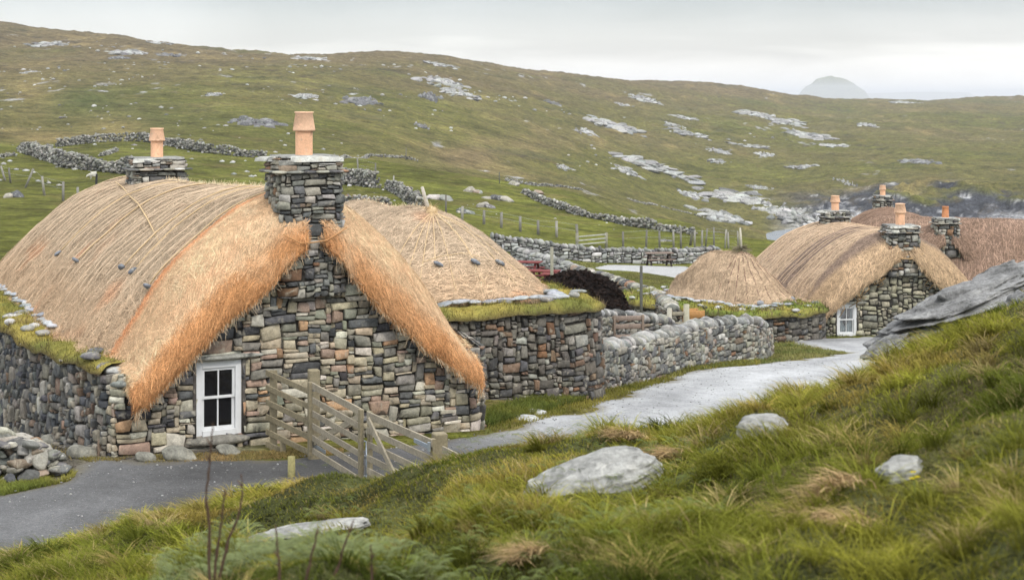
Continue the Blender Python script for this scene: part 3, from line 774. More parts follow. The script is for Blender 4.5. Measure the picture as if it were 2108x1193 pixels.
class Roof:
    def __init__(s, L, w, ze, zr0, zr1, front='gable', back='hip', hf=2.4, hb=3.0, drop=.62, yf=-.28, y0=.95, p=1.4, seed=1, rope=.34, ph=1.4, hp=2.2):
        s.L, s.w, s.ze, s.zr0, s.zr1, s.front, s.back, s.hf, s.hb, s.drop, s.yf, s.y0, s.p, s.seed, s.rope, s.ph, s.hp = L, w, ze, zr0, zr1, front, back, hf, hb, drop, yf, y0, p, seed, rope, ph, hp
    flare = 0.0; lump = .085; lf = 1.0
    def dropf(s, x):
        return np.interp(x / s.w, [-1, -.85, -.68, -.29, -.12, 0, .1, .19, .38, .5, .69, .92, 1], [.55, 1.0, 1.35, 1.7, 1.3, 1.0, 1.3, 1.75, 2.05, 2.05, 1.85, 1.1, .7])
    def rows(s, dy):
        out = []      # y, wscale, kz(0..1 loss), dz, zone(0 body,1 verge)
        if s.front == 'gable':
            for a in np.linspace(150, 0, 12): out.append((s.yf + .16 - .16 * math.cos(math.radians(a - 90)) if a > 90 else None, a))
            rows = []
            n = 8
            for a in np.linspace(2.9, 1.6, 6):           # underside curl
                rows.append((s.yf + .14 - .14 * math.sin(a), 1.0, 0, -s.drop - .14 * (1 - 0) + .14 * (1 + math.cos(a)) * .9 - .05, 1))
            for q in np.linspace(1, 0, 16):
                y = s.y0 - (s.y0 - s.yf) * math.sin(q * math.pi / 2) ** .9
                rows.append((y, 1.0, 0, -s.drop * (1 - math.cos(q * math.pi / 2)) ** 1.15, 1))
            out = rows
            ys = s.y0
        else:
            out = [(-0.0, .06, 1.0, -.25, 0)]
            for a in np.linspace(89, 4, int(s.hf / dy * 1.5)):
                k = math.sin(math.radians(a)); y = s.hf - s.hf * k
                out.append((y, (1 - k ** s.hp) ** (1 / s.hp), k ** s.ph, 0, 0))
            ys = s.hf
        ye = s.L - (s.hb if s.back == 'hip' else 0)
        for y in np.arange(ys + dy, ye, dy): out.append((y, 1.0, 0, 0, 0))
        if s.back == 'hip':
            for a in np.linspace(3, 89, int(s.hb / dy * 1.5)):
                k = math.sin(math.radians(a)); out.append((ye + s.hb * k, (1 - k ** s.hp) ** (1 / s.hp), k ** s.ph, 0, 0))
            out.append((s.L, .06, 1.0, -.25, 0))
        else: out.append((s.L, 1, 0, -.3, 0))
        return out
    def grid(s, ds=.12, dy=.14):
        rows = s.rows(dy); n = int(s.w * 2 / ds)
        su = np.linspace(-1, 1, n + 1); cols = [(-1, a) for a in (1.9, 1.3, .7)] + [(v, 0) for v in su] + [(1, a) for a in (.7, 1.3, 1.9)]
        S = np.array([c[0] for c in cols]); A = np.array([c[1] for c in cols])
        Y = np.array([r[0] for r in rows]); W = np.array([r[1] for r in rows]); K = np.array([r[2] for r in rows]); DZ = np.array([r[3] for r in rows]); UN = np.array([(-r[3] - s.drop) if (s.front == 'gable' and -r[3] > s.drop + .001) else 0 for r in rows]); DZ = DZ + UN; Zn = np.array([r[4] for r in rows])
        zr = s.zr0 + (s.zr1 - s.zr0) * np.clip(Y / s.L, 0, 1)
        zr = zr + .05 * fbm2(Y / 1.8, Y * 0, 3, s.seed)
        r = .17
        X = S[None] * (s.w * W * (1 + s.flare * sm(-.3, 3, Y)))[:, None] + (np.sign(S) * r * np.sin(A))[None] * np.minimum(1, W[:, None] * 1.5)
        prof = 1 - np.abs(S) ** s.p
        Zz = s.ze + (zr - s.ze)[:, None] * (1 - K)[:, None] * prof[None] + DZ[:, None] * (s.dropf(S * s.w)[None] if s.front == 'gable' else 1.0) - (r * (1 - np.cos(A)))[None] - UN[:, None] * sm(.06, .45, np.abs(S))[None] * 1.15
        YY = np.repeat(Y[:, None], len(S), 1).copy()
        # lumps, and shallow furrows under the ropes
        nz = s.lump * fbm3(X * .8 * s.lf, YY * .8 * s.lf, Zz * .8 * s.lf, 3, s.seed + 3) + .016 * fbm3(X * 5, YY * 5, Zz * 5, 2, s.seed + 4)
        nz = nz + .016 * (np.abs(np.sin(np.pi * YY / s.rope)) ** .5 - .6) * (Zn[:, None] == 0)
        P_ = np.stack([X, YY, Zz], -1)
        nn_ = np.cross(np.gradient(P_, axis=1), np.gradient(P_, axis=0)); nn_ /= np.linalg.norm(nn_, axis=-1, keepdims=True) + 1e-9
        nn_ *= np.where(nn_[..., 2:3].mean() < 0, -1, 1)
        P_ = P_ + nn_ * nz[..., None]
        if s.front == 'gable':
            zc = s.zr0 - s.drop + .05; ax = np.abs(P_[..., 0]); on = (Zn[:, None] > 0) & (P_[..., 1] < .8) & (ax < .5)
            P_[..., 2] = np.where(on, np.minimum(P_[..., 2], zc + .95 * ax + .25 * sm(.2, .8, P_[..., 1])), P_[..., 2])
            P_[..., 2] = np.where(on, np.maximum(P_[..., 2], zc - .07 - .85 * ax), P_[..., 2])
            P_[..., 1] += np.where(Zn[:, None] > 0, .42 * np.clip(1 - ax / .17, 0, 1) * sm(.8, .2, P_[..., 1]), 0)
        s.G, s.N, s.zone, s.S = P_, nn_, Zn, S
        return P_
    def col(s, P_, zone, x, g_, base=None):
        n1 = fbm3(P_[..., 0] * 1.1, P_[..., 1] * 1.1, P_[..., 2] * 1.1, 3, s.seed + 9)
        n2 = fbm3(P_[..., 0] * 5, P_[..., 1] * 1.6, P_[..., 2] * 5, 3, s.seed + 10)
        b = C_TH if base is None else base
        c = cmix(np.broadcast_to(b, P_.shape), b * 1.3 + .02, np.clip(.25 + .6 * n1 + .5 * n2, 0, 1))
        c = cmix(c, b * .62, np.clip(-.1 - .5 * n1 + .6 * n2, 0, 1) * .8)
        return c

def straw(mb, Gd, Nn, colf, n, g, L=(.12, .34), w=.008, along=.5, lift=.02, jmin=0, jmax=None, imin=0, imax=None):
    """fine straws lying on the surface grid"""
    I, J = Gd.shape[:2]; imax = imax or I - 1; jmax = jmax or J - 1
    ar = np.linalg.norm(np.cross(Gd[1:, :-1] - Gd[:-1, :-1], Gd[:-1, 1:] - Gd[:-1, :-1]), axis=-1)[imin:imax, jmin:jmax]
    pr = ar.ravel() / ar.sum(); k = g.choice(len(pr), n, p=pr); i, j = np.unravel_index(k, ar.shape); i += imin; j += jmin
    fi, fj = g.random((n, 1)), g.random((n, 1))
    p = (Gd[i, j] * (1 - fi) + Gd[i + 1, j] * fi) * (1 - fj) + (Gd[i, j + 1] * (1 - fi) + Gd[i + 1, j + 1] * fi) * fj
    a = Gd[i + 1, j] - Gd[i, j]; b_ = Gd[i, j + 1] - Gd[i, j]
    a /= np.linalg.norm(a, axis=1, keepdims=True) + 1e-9; b_ /= np.linalg.norm(b_, axis=1, keepdims=True) + 1e-9
    nn_ = Nn[i, j]
    th = g.normal(0, 1, n)[:, None] * along + g.choice([0, 1], n, p=[.55, .45])[:, None] * g.uniform(0, 3.1, (n, 1))
    d = b_ * np.cos(th) + a * np.sin(th)
    sd = np.cross(d, nn_); Ls = g.uniform(L[0], L[1], (n, 1)); l1 = g.uniform(0, lift, (n, 1)) + .004; l2 = g.uniform(-.5, 1.4, (n, 1)) * lift + .004
    p0 = p - d * Ls / 2 + nn_ * l1; p1 = p + d * Ls / 2 + nn_ * l2; pm = p + nn_ * (l1 + l2) / 2 + sd * g.normal(0, .02, (n, 1)) + nn_ * .006
    W = w * g.uniform(.6, 1.3, (n, 1)) / 2
    V = np.stack([p0 - sd * W, p0 + sd * W, pm - sd * W, pm + sd * W, p1 - sd * W * .4, p1 + sd * W * .4], 1)
    q = (np.array([[0, 1, 3, 2], [2, 3, 5, 4]])[None] + (np.arange(n) * 6)[:, None, None]).reshape(-1, 4)
    c = colf(p, i, j) * g.uniform(.7, 1.45, (n, 1))
    mb.add(V.reshape(-1, 3), q, None, np.repeat(np.clip(c, 0, .9), 6, 0))

def fringe(mb, pts, out, g, n, col, L=(.08, .3), w=.008):
    """loose straws sticking out along an edge; pts (m,3) edge, out (m,3) outward dir"""
    k = g.integers(0, len(pts) - 1, n); f = g.random((n, 1)); p = pts[k] * (1 - f) + pts[k + 1] * f
    d = out[k] + g.normal(0, .45, (n, 3)); d /= np.linalg.norm(d, axis=1, keepdims=True)
    Ls = g.uniform(L[0], L[1], (n, 1)) * g.uniform(.3, 1, (n, 1)); sd = np.cross(d, [0, 1.0, .2]); sd /= np.linalg.norm(sd, axis=1, keepdims=True) + 1e-9
    W = w * g.uniform(.5, 1.2, (n, 1)) / 2; q1 = p + d * Ls - np.array([0, 0, 1]) * Ls ** 2 * .6; p = p - d * .05
    V = np.stack([p - sd * W, p + sd * W, q1 - sd * W * .5, q1 + sd * W * .5], 1)
    q = (np.array([[0, 1, 3, 2]])[None] + (np.arange(n) * 4)[:, None, None]).reshape(-1, 4)
    mb.add(V.reshape(-1, 3), q, None, np.repeat(np.clip(col * g.uniform(.6, 1.5, (n, 1)), 0, .9), 4, 0))

# ------------------------------------------------------------------ house pieces
def chimney(root, x, y, z0, z1, w, d, seed, potspec, hi=True, pal=PAL_GREY, label=None, capover=.06):
    g = np.random.default_rng(seed)
    tp = .04
    loop = round_poly([(x - w / 2, y - d / 2), (x + w / 2, y - d / 2), (x + w / 2, y + d / 2), (x - w / 2, y + d / 2)], .07)
    pth = Path(loop, .03); mb = MB()
    k = 1 if hi else 1.5
    wall_face(mb, pth, 0, pth.L, lambda s: s * 0 + z0, lambda s: s * 0 + z1 - .3, pal, g, cs=.045 * k, ch=.03 * k, wr=(.14 * k, .42 * k), hr=(.05 * k, .15 * k), batter=.035, hi=hi, gap=.006, D=(.0, .045), jit=None) if False else \
    wall_face(mb, pth, 0, pth.L, lambda s: s * 0 + z0, lambda s: s * 0 + z1 - .3, pal, g, cs=.045 * k, ch=.03 * k, wr=(.14 * k, .42 * k), hr=(.05 * k, .15 * k), batter=.035, hi=hi, gap=.006, D=(.0, .045))
    st = mb.build('chimney_stack', M['stone'], root)
    # projecting slab course and flat-stone cap
    cp = MB()
    n = 16
    per = np.linspace(0, pth.L, n, endpoint=False) + g.uniform(-.05, .05, n); X, Y, NX, NY = pth.at(per)
    rocks(cp, np.stack([X + NX * .01, Y + NY * .01, np.full(n, z1 - .28)], 1), np.stack([g.uniform(.13, .2, n), np.full(n, .13), g.uniform(.022, .032, n)], 1), palette(PAL_GREY, n, g) * 1.1, yaw=np.arctan2(NX, -NY), sub=2, rough=.1, cut=.85, seed=seed)
    loop2 = round_poly([(x - w / 2 - .01, y - d / 2 - .01), (x + w / 2 + .01, y - d / 2 - .01), (x + w / 2 + .01, y + d / 2 + .01), (x - w / 2 - .01, y + d / 2 + .01)], .1)
    p2 = Path(loop2, .03)
    wall_face(cp, p2, 0, p2.L, lambda s: s * 0 + z1 - .26, lambda s: s * 0 + z1 - .06, [(tuple(np.array(c) * 1.25), ww) for c, ww in PAL_GREY], g, cs=.06, ch=.03, wr=(.2, .5), hr=(.05, .11), hi=hi, gap=.005, D=(0, .04))
    box(cp, (x, y, z1 - .15), (w - .1, d - .1, .24), None, (.3, .3, .28))
    ns = 7; px_ = x + g.uniform(-.28, .28, ns) * w; py_ = y + g.uniform(-.28, .28, ns) * d
    lay(cp, np.array([[0, 1, 0, 1]]), lambda s, h, dd: np.stack([x + (s - .5) * (w + .04), y + (h - .5) * (d + .04), z1 - .055 + dd * .7 - .05 * ((s - .5) ** 2 + (h - .5) ** 2)], -1), np.array([[.42, .42, .38]]), g, gap=.0, D=(.03, .05))
    cp.build('chimney_cap', M['stone'], st)
    zc = z1 - .03
    pm = MB(); r, hp_, kind = potspec
    if kind == 'cowl':
        lathe(pm, [(r, -.03), (r, hp_ * .58), (r * 1.0, hp_ * .60)], (x, y, zc), col=(.80, .47, .29))
        hb, ht = hp_ * .56, hp_ * .98
        lathe(pm, [(r * .7, hb), (r * 1.28, hb - .005), (r * 1.30, hb + .02), (r * 1.0, ht - .02), (r * 1.10, ht - .01), (r * 1.10, ht + .01), (r * .88, ht + .01), (r * .85, ht - .2)], (x, y, zc), col=(.84, .54, .36))
        lathe(pm, [(r * .87, ht - .05), (0.001, ht - .05)], (x, y, zc), col=(.05, .04, .03))
    else:
        lathe(pm, [(r * 1.05, -.03), (r, hp_ * .5), (r * .95, hp_ - .03), (r * 1.02, hp_ - .02), (r * 1.02, hp_), (r * .8, hp_), (r * .8, hp_ - .15), (.001, hp_ - .15)], (x, y, zc), col=(.62, .27, .13))
    pm.build('chimney_pot', M['pot'], st)
    return st

def sash_window(root, x0, x1, z0, z1, yface, curtains=False, slant=0.0):
    """painted two-over-two sash in the gable (gable face is the local plane y = yface)"""
    w, h = x1 - x0, z1 - z0; xc = (x0 + x1) / 2; fw = .095
    fr = MB()
    for xx in (x0 + fw / 2, x1 - fw / 2): box(fr, (xx, yface + .03, (z0 + z1) / 2), (fw, .08, h), None, (.7, .7, .7), .006)
    box(fr, (xc, yface + .03, z1 - .055), (w - 2 * fw, .078, .11), None, (.7, .7, .7), .006)
    box(fr, (xc, yface + .02, z0 + .045), (w - 2 * fw, .10, .09), None, (.7, .7, .7), .006)
    f = fr.build('window_frame', M['paint'], root, smooth=False)
    ix0, ix1, iz0, iz1 = x0 + fw, x1 - fw, z0 + .09, z1 - .11; zm = (iz0 + iz1) / 2 + .02
    for nm, a, b_, yy in (('upper_sash', zm - .02, iz1, yface + .035), ('lower_sash', iz0, zm + .02, yface + .062)):
        s_ = MB(); t = .042
        box(s_, (xc, yy, a + t / 2), (ix1 - ix0, .034, t), None, (.7, .7, .7), .004); box(s_, (xc, yy, b_ - t / 2), (ix1 - ix0, .034, t), None, (.7, .7, .7), .004)
        for xx in (ix0 + t / 2, ix1 - t / 2): box(s_, (xx, yy, (a + b_) / 2), (t, .033, b_ - a - 2 * t), None, (.7, .7, .7), .004)
        box(s_, (xc, yy, (a + b_) / 2), (.022, .03, b_ - a - 2 * t), None, (.7, .7, .7), .003)
        s_.build(nm, M['paint'], f, smooth=False)
        gl = MB(); box(gl, (xc, yy + .012, (a + b_) / 2), (ix1 - ix0 - .03, .005, b_ - a - .03), None, (0, 0, 0))
        gl.build('pane', M['glass_clear'] if curtains else M['glass'], f, smooth=False)
    if curtains:
        for sgn in (-1, 1):
            cu = MB(); n = 40; u = np.linspace(0, 1, n); zz = np.linspace(iz0, iz1, 6)
            U, Z = np.meshgrid(u, zz, indexing='ij'); full = sm(.15, .62, (Z - iz0) / (iz1 - iz0)); wid = (ix1 - ix0) * (.5 - .30 * full)
            X = np.where(sgn < 0, ix0 + U * wid, ix1 - U * wid); Y = yface + .12 + .018 * np.sin(U * 26)
            cu.add(np.stack([X, Y, Z], -1), gridq(n, 6)); cu.build('curtain', M['curtain'], f)
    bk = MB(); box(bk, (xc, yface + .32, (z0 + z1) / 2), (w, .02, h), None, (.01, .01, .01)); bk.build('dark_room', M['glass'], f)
    return f

def ledge(root, wallpath, s0, s1, inset, ztop, seed, inner_stones=True, dens=260, bl=(.04, .12), green=None, n_in=5, over=.10, blade_w=.008):
    """turf laid along the broad wall head, with pale flat stones against the thatch"""
    g = np.random.default_rng(seed); n = max(6, int((s1 - s0) / .12)); s = np.linspace(s0, s1, n); x, y, nx, ny = wallpath.at(s)
    t = np.linspace(-over, inset, 9)
    X = x[:, None] - nx[:, None] * t; Y = y[:, None] - ny[:, None] * t
    zt = ztop(x, y) if callable(ztop) else np.full(n, ztop)
    edge = sm(-over, .06, t)[None]
    Z = zt[:, None] + .0 - .11 * (1 - edge) + .05 * edge + .10 * fbm2(X * 1.5, Y * 1.5, 3, seed) + .02 * vn2(X * 7, Y * 7, seed)
    Z = Z - .06 * sm(.5, 1, t / inset)[None]
    gcol = np.array([.15, .155, .04]) if green is None else np.array(green)
    yel = np.array([.34, .27, .07]); c = cmix(np.broadcast_to(gcol, X.shape + (3,)), yel, np.clip(.35 + 1.3 * fbm2(X * 1.3, Y * 1.3, 3, seed + 1), 0, .8))
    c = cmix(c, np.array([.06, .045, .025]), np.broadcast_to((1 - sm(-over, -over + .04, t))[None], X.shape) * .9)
    mb = MB(); Gd = np.stack([X, Y, Z], -1); mb.add(Gd, gridq(n, 9), None, c.reshape(-1, 3))
    c = cmix(c, np.array([.20, .15, .09]), sm(.1, .45, fbm2(X * 2.3, Y * 2.3, 3, seed + 5)) * .8)
    N = int(dens * (s1 - s0) * (inset + over)); i = g.integers(0, n - 1, N); j = g.integers(0, 8, N); fi, fj = g.random((N, 1)), g.random((N, 1))
    p = (Gd[i, j] * (1 - fi) + Gd[i + 1, j] * fi) * (1 - fj) + (Gd[i, j + 1] * (1 - fi) + Gd[i + 1, j + 1] * fi) * fj
    cc = c[i, j] * g.uniform(.7, 1.6, (N, 1))
    blades(mb, p, g.uniform(*bl, N) * (1 + .7 * fbm2(p[:, 0] * 2, p[:, 1] * 2, 2, seed)), np.full(N, blade_w), g.uniform(.2, 1.2, N), g.uniform(0, 6.3, N), cc * .8, cc * 1.3, g)
    tf = mb.build('turf', M['turf'], root)
    if inner_stones:
        ms = MB(); k = int((s1 - s0) / .34); ss = np.linspace(s0 + .1, s1 - .1, k); x, y, nx, ny = wallpath.at(ss)
        off = inset - .12 + g.normal(0, .05, k); zt = ztop(x, y) if callable(ztop) else np.full(k, ztop)
        rocks(ms, np.stack([x - nx * off, y - ny * off, zt + .10 + g.normal(0, .02, k)], 1), np.stack([g.uniform(.14, .26, k), g.uniform(.12, .2, k), g.uniform(.03, .06, k)], 1), palette([((.40, .41, .42), 3), ((.30, .32, .34), 2)], k, g), yaw=np.arctan2(nx, -ny), tilt=g.normal(0, .1, k), sub=2, rough=.12, cut=.8, seed=seed)
        k = int((s1 - s0) / .8); ss = g.uniform(s0, s1, k); x, y, nx, ny = wallpath.at(ss); off = g.uniform(.0, inset * .7, k); zt = ztop(x, y) if callable(ztop) else np.full(k, ztop)
        rocks(ms, np.stack([x - nx * off, y - ny * off, zt + .08], 1), np.stack([g.uniform(.10, .2, k), g.uniform(.08, .16, k), g.uniform(.04, .07, k)], 1), palette(PAL_PALE, k, g), yaw=g.uniform(0, 3, k), sub=2, rough=.15, cut=.75, seed=seed + 2)
        ms.build('edging_stones', M['stone'], root)
    return tf

def glass_clear():
    m, nt, nn, L = newmat('window_glass')
    a = nn.new('ShaderNodeBsdfTransparent'); b = nn.new('ShaderNodeBsdfGlossy'); b.inputs['Roughness'].default_value = .05
    mx = nn.new('ShaderNodeMixShader'); mx.inputs[0].default_value = .12
    L.new(a.outputs[0], mx.inputs[1]); L.new(b.outputs[0], mx.inputs[2])
    out = nn.new('ShaderNodeOutputMaterial'); L.new(mx.outputs[0], out.inputs[0]); return m
M['glass_clear'] = glass_clear()

def roof_meshes(root, rf, g, n_body, n_verge, near=True, cbody=C_TH, cverge=C_THO, net=True, ds=.12, dy=.14, patch=None, wstraw=.009, along=.55, Ls=(.12, .34), fr=1.0):
    Gd = rf.grid(ds, dy)
    if rf.front == 'gable':     # the verges are pinched together under the chimney
        zz = rf.zone[:, None] > 0
        Gd[..., 2] -= np.where(zz, .06 * np.maximum(0, 1 - np.abs(Gd[..., 0]) / .42) * sm(.7, -.1, Gd[..., 1]), 0)
    I, J = Gd.shape[:2]; nv = int((rf.zone > 0).sum())
    def cb(p):
        c = rf.col(p, 0, 0, g, cbody)
        low = sm(.55, .12, (p[..., 2] - rf.ze) / (rf.zr0 - rf.ze)) if net else np.zeros(p.shape[:-1])
        c = cmix(c, C_THO * .95, low * .45)
        if net: c = cmix(c, C_NET, np.clip(sm(.3, .7, fbm3(p[..., 0] * 1.2, p[..., 1] * .8, p[..., 2] * 1.5, 3, rf.seed + 31)) * .35, 0, 1))
        if patch: c = patch(p, c)
        return c
    def cv(p, zn=None):
        c = rf.col(p, 1, 0, g, cverge)
        if net:
            k = sm(.25, .75, fbm3(p[..., 0] * 1.6, p[..., 1] * 1.6, p[..., 2] * 1.6, 3, rf.seed + 33))
            up = sm(rf.y0 - .30, rf.y0 - .02, p[..., 1]) * .75 + sm(.16, .0, p[..., 1] - rf.yf) * .45
            c = cmix(c, C_NET, np.clip(k * .3 + up, 0, .85))
            c = cmix(c, np.array([.56, .26, .08]), sm(.18, .0, p[..., 1] - rf.yf) * .55)
            c = cmix(c, C_THL, sm(.15, .6, fbm3(p[..., 0] * 2.2, p[..., 1] * 2.2, p[..., 2] * 2.2, 3, rf.seed + 35)) * .35)
        if patch: c = patch(p, c)
        return c
    mb = MB(); a = max(nv - 1, 0); sub = Gd[a:]
    mb.add(sub, gridq(I - a, J), None, (cb(sub) * .62).reshape(-1, 3))
    straw(mb, Gd, rf.N, lambda p, i, j: cb(p), n_body, g, L=Ls, imin=a, w=wstraw, along=along)
    # eave fringes
    for js in (2, J - 3):
        e = Gd[a:, js]; sg = -1 if js < J / 2 else 1
        fringe(mb, e + np.array([sg * .04, 0, -.08]), np.tile([sg * .55, 0, -.8], (len(e), 1)), g, int(n_body * .02 * fr), C_TH * .7, w=wstraw)
    e = Gd[a + 4:-6, J // 2]; fringe(mb, e + np.array([0, 0, .01]), np.tile([.35, 0, .7], (len(e), 1)), g, int(n_body * .012), C_THL if net else cbody, w=wstraw, L=(.05, .16))
    body = mb.build('thatched_roof', M['thatch'], root)
    if nv:
        mid = J // 2
        for j0, j1 in ((0, mid), (mid, J - 1)):
            v = MB(); sub = Gd[:nv, j0:j1 + 1]
            v.add(sub, gridq(nv, j1 - j0 + 1), None, (cv(sub) * .62).reshape(-1, 3))
            straw(v, Gd, rf.N, lambda p, i, j: cv(p), n_verge // 2, g, L=(Ls[0] * .7, Ls[1] * .9), imin=2, imax=nv - 1, jmin=j0, jmax=j1, along=1.3, lift=.03, w=wstraw)
            e = Gd[3, j0:j1 + 1]
            fringe(v, e, np.tile([0, -.35, -.8], (len(e), 1)), g, int(n_verge * .007 * fr), C_THL * .62, w=wstraw, L=(.06, .26))
            v.build('thatch_verge', M['thatch'], body)
    return body, Gd

def on_roof(Gd, root, px, py, kmin=0):
    mw = root.matrix_world if False else Matrix.Translation(root.location) @ Matrix.Rotation(root.rotation_euler.z, 4, 'Z')
    R = np.array(mw.to_3x3()); t = np.array(mw.translation)
    W = Gd @ R.T + t; pp = proj(W); d = np.hypot(pp[..., 0] - px, pp[..., 1] - py) + (np.arange(Gd.shape[0])[:, None] < kmin) * 1e6
    # nearest visible candidate: prefer points close to the camera
    ok = d < max(9.0, d.min() * 1.5)          # of all surface points on that sight line take the nearest one
    return np.unravel_index(np.argmin(np.where(ok, W[..., 1] * 30 + d, 1e9)), d.shape)

def weight_stones(root, body, Gd, N, pix, rope_to=None, size=.085, seed=3, col=(.20, .22, .25)):
    g = np.random.default_rng(seed)
    for (px, py) in pix:
        i, j = on_roof(Gd, root, px, py)
        mb = MB(); p = Gd[i, j] + N[i, j] * .05
        rocks(mb, p[None], np.array([[size * 1.1, size * .75, size * .45]]), np.array([col]) * g.uniform(.8, 1.3), yaw=np.array([g.uniform(0, 3)]), tilt=np.array([.6]), sub=2, rough=.15, seed=int(g.integers(999)))
        o = mb.build('weight_stone', M['stone'], body)
        rp = MB()
        if rope_to is None:
            js = np.arange(j, Gd.shape[1] // 2, 1 if j < Gd.shape[1] // 2 else -1)
            pts = Gd[i, js] + N[i, js] * .035
        else:
            a = Gd[rope_to]; ii = np.linspace(rope_to[0], i, 14).round().astype(int)
            k = np.linspace(0, 1, 14)[:, None]; st = (a * (1 - k) + Gd[i, j] * k)
            # drop the straight line on to the surface
            fl = Gd.reshape(-1, 3); fn = N.reshape(-1, 3); idx = [int(np.argmin(((fl[:, :2] - q[:2]) ** 2).sum(1) + .05 * (fl[:, 2] < rf_floor(q)))) for q in st]
            pts = fl[idx] + fn[idx] * .03
            pts = np.array([pts[m] for m in range(len(pts))])
            pts[:, :2] = st[:, :2]
        if len(pts) > 2:
            tube(rp, pts, .012, 4, (.55, .41, .24)); rp.build('rope', M['rope'], body)

def rf_floor(q): return q[2] - 1.0

def cottage(name, label, O, rz, seed, L=13.2, w=2.62, rflare=.20, pp=1.95, pph=2.0, hpl=2.8, ledge_in=.55, wall_half=3.0, flare=.5, ridge=(3.72, 3.35), near=True, chim1=(0, .3, .98, .85, 4.36), chim2=(0, 10.2, 1.1, .85, 3.98),
            pot1=(.135, .68, 'cowl'), pot2=(.13, .62, 'cowl'), win=None, curtains=False, zb_left=-1.7, cb=C_TH, cvg=C_THO, net=True, pal_gable=PAL_WARM, n=(60000, 26000), patch=None, straw_w=.0075, wall_top=1.15, drop=.62, gslope=.83, gpeak=3.34, along=.55):
    g = np.random.default_rng(seed); root = thing(name, label, 'cottage', O, rz)
    ze = wall_top + .12
    Ymin = -1.9
    # footprint, counter-clockwise from the left front corner
    W0 = wall_half
    foot = round_poly([(-W0, 0), (W0, 0), (W0 + flare, 4), (W0 + flare, L + .6), (-W0 - flare, L + .6), (-W0 - flare, 4)], [.22, .22, 1.5, 2.6, 2.6, 1.5])
    # start the path in the middle of nothing important: at the end of the first corner arc
    wp = Path(foot, .05)
    def loc(s): x, y, _, _ = wp.at(s); return x, y
    def top(s):
        x, y = loc(s)
        return np.where((y < .05) & (np.abs(x) < W0 - .05), np.maximum(wall_top, gpeak - gslope * np.abs(x)), wall_top)
    cz, sz = math.cos(rz), math.sin(rz)
    def bot(s):
        x, y = loc(s); return H(O[0] + cz * x - sz * y, O[1] + sz * x + cz * y) - O[2] - .3
    hole = None
    if win:
        x0, x1, z0, z1 = win
        def hole(s, z):
            x, y = loc(s); return (y < .1) & (x > x0) & (x < x1) & (z > z0) & (z < z1)
    mb = MB()
    # the gable is one stretch of walling, the rest another (both one mesh)
    sg = wp.s[np.argmin(np.hypot(wp.x - W0 + .0, wp.y - .0) + (wp.s > wp.L * .6) * 99)]
    # gable
    if near:
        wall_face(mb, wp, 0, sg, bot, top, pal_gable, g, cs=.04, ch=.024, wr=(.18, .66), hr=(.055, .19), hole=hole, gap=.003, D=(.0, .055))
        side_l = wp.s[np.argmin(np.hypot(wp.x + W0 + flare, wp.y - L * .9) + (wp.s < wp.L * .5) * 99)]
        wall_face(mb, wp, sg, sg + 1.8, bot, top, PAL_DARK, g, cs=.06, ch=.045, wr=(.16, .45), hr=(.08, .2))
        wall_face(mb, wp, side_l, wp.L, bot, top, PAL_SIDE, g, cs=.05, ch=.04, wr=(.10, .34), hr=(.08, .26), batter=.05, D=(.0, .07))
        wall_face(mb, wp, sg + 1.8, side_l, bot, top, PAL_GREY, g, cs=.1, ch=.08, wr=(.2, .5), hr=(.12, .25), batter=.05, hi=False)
    else:
        wall_face(mb, wp, 0, sg, bot, top, pal_gable, g, cs=.06, ch=.045, wr=(.2, .6), hr=(.1, .27), hole=hole, gap=.014, hi=False, D=(.0, .06))
        wall_face(mb, wp, sg, wp.L, bot, top, PAL_DARK, g, cs=.09, ch=.07, wr=(.2, .6), hr=(.12, .3), batter=.04, hi=False)
    if win:     # lintel slab, sill and dark reveals
        x0, x1, z0, z1 = win
        rocks(mb, np.array([[(x0 + x1) / 2 + .08, .02, z1 + .045], [(x0 + x1) / 2 - .02, .0, z0 - .07]]), np.array([[.66, .12, .05], [.50, .13, .085]]), np.array([[.34, .34, .30], [.22, .21, .18]]), sub=3, rough=.08, planes=3, cut=.9, seed=4)
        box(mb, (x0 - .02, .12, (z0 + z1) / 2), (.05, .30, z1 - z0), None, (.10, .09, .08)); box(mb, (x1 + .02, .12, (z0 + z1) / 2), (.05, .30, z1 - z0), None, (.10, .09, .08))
    mb.build('stone_wall', M['stone'], root)
    if win: sash_window(root, x0 + .01, x1 - .01, z0, z1, .02, curtains)
    rf = Roof(L, w, ze, ridge[0], ridge[1], seed=seed, drop=drop, p=pp, ph=pph, hp=hpl, y0=1.1, yf=-.34); rf.flare = rflare
    body, Gd = roof_meshes(root, rf, g, n[0], n[1], near, cb, cvg, net, ds=.12 if near else .2, dy=.12 if near else .2, patch=patch, wstraw=straw_w, along=along)
    # ropes over the roof
    nv = int((rf.zone > 0).sum()); rp = MB(); J = Gd.shape[1]
    rows_y = np.array([Gd[i, J // 2, 1] for i in range(Gd.shape[0])])
    k = 0
    for yy in np.arange(rf.y0 + .2, L - 1.2, rf.rope):
        i = int(np.argmin(np.abs(rows_y[nv:] - yy))) + nv
        js = np.arange(3, J - 3); pts = Gd[i, js] + rf.N[i, js] * .022
        pts = pts + np.stack([0 * js, .02 * np.sin(js * .7 + k), 0 * js], 1)
        j_end = int(g.integers(2, 7)) if near else 1
        tube(rp, pts[j_end:], .009 if near else .014, 4, tuple(cb * 1.15), cap=False); k += 1
    rp.build('rope_lashing', M['rope'], body)
    if chim1: chimney(root, chim1[0], chim1[1], ze + .9, chim1[4], chim1[2], chim1[3], seed + 1, pot1, hi=near)
    if chim2: chimney(root, chim2[0], chim2[1], ze + .8, chim2[4], chim2[2], chim2[3], seed + 2, pot2, hi=near)
    return root, rf, body, Gd, wp, sg

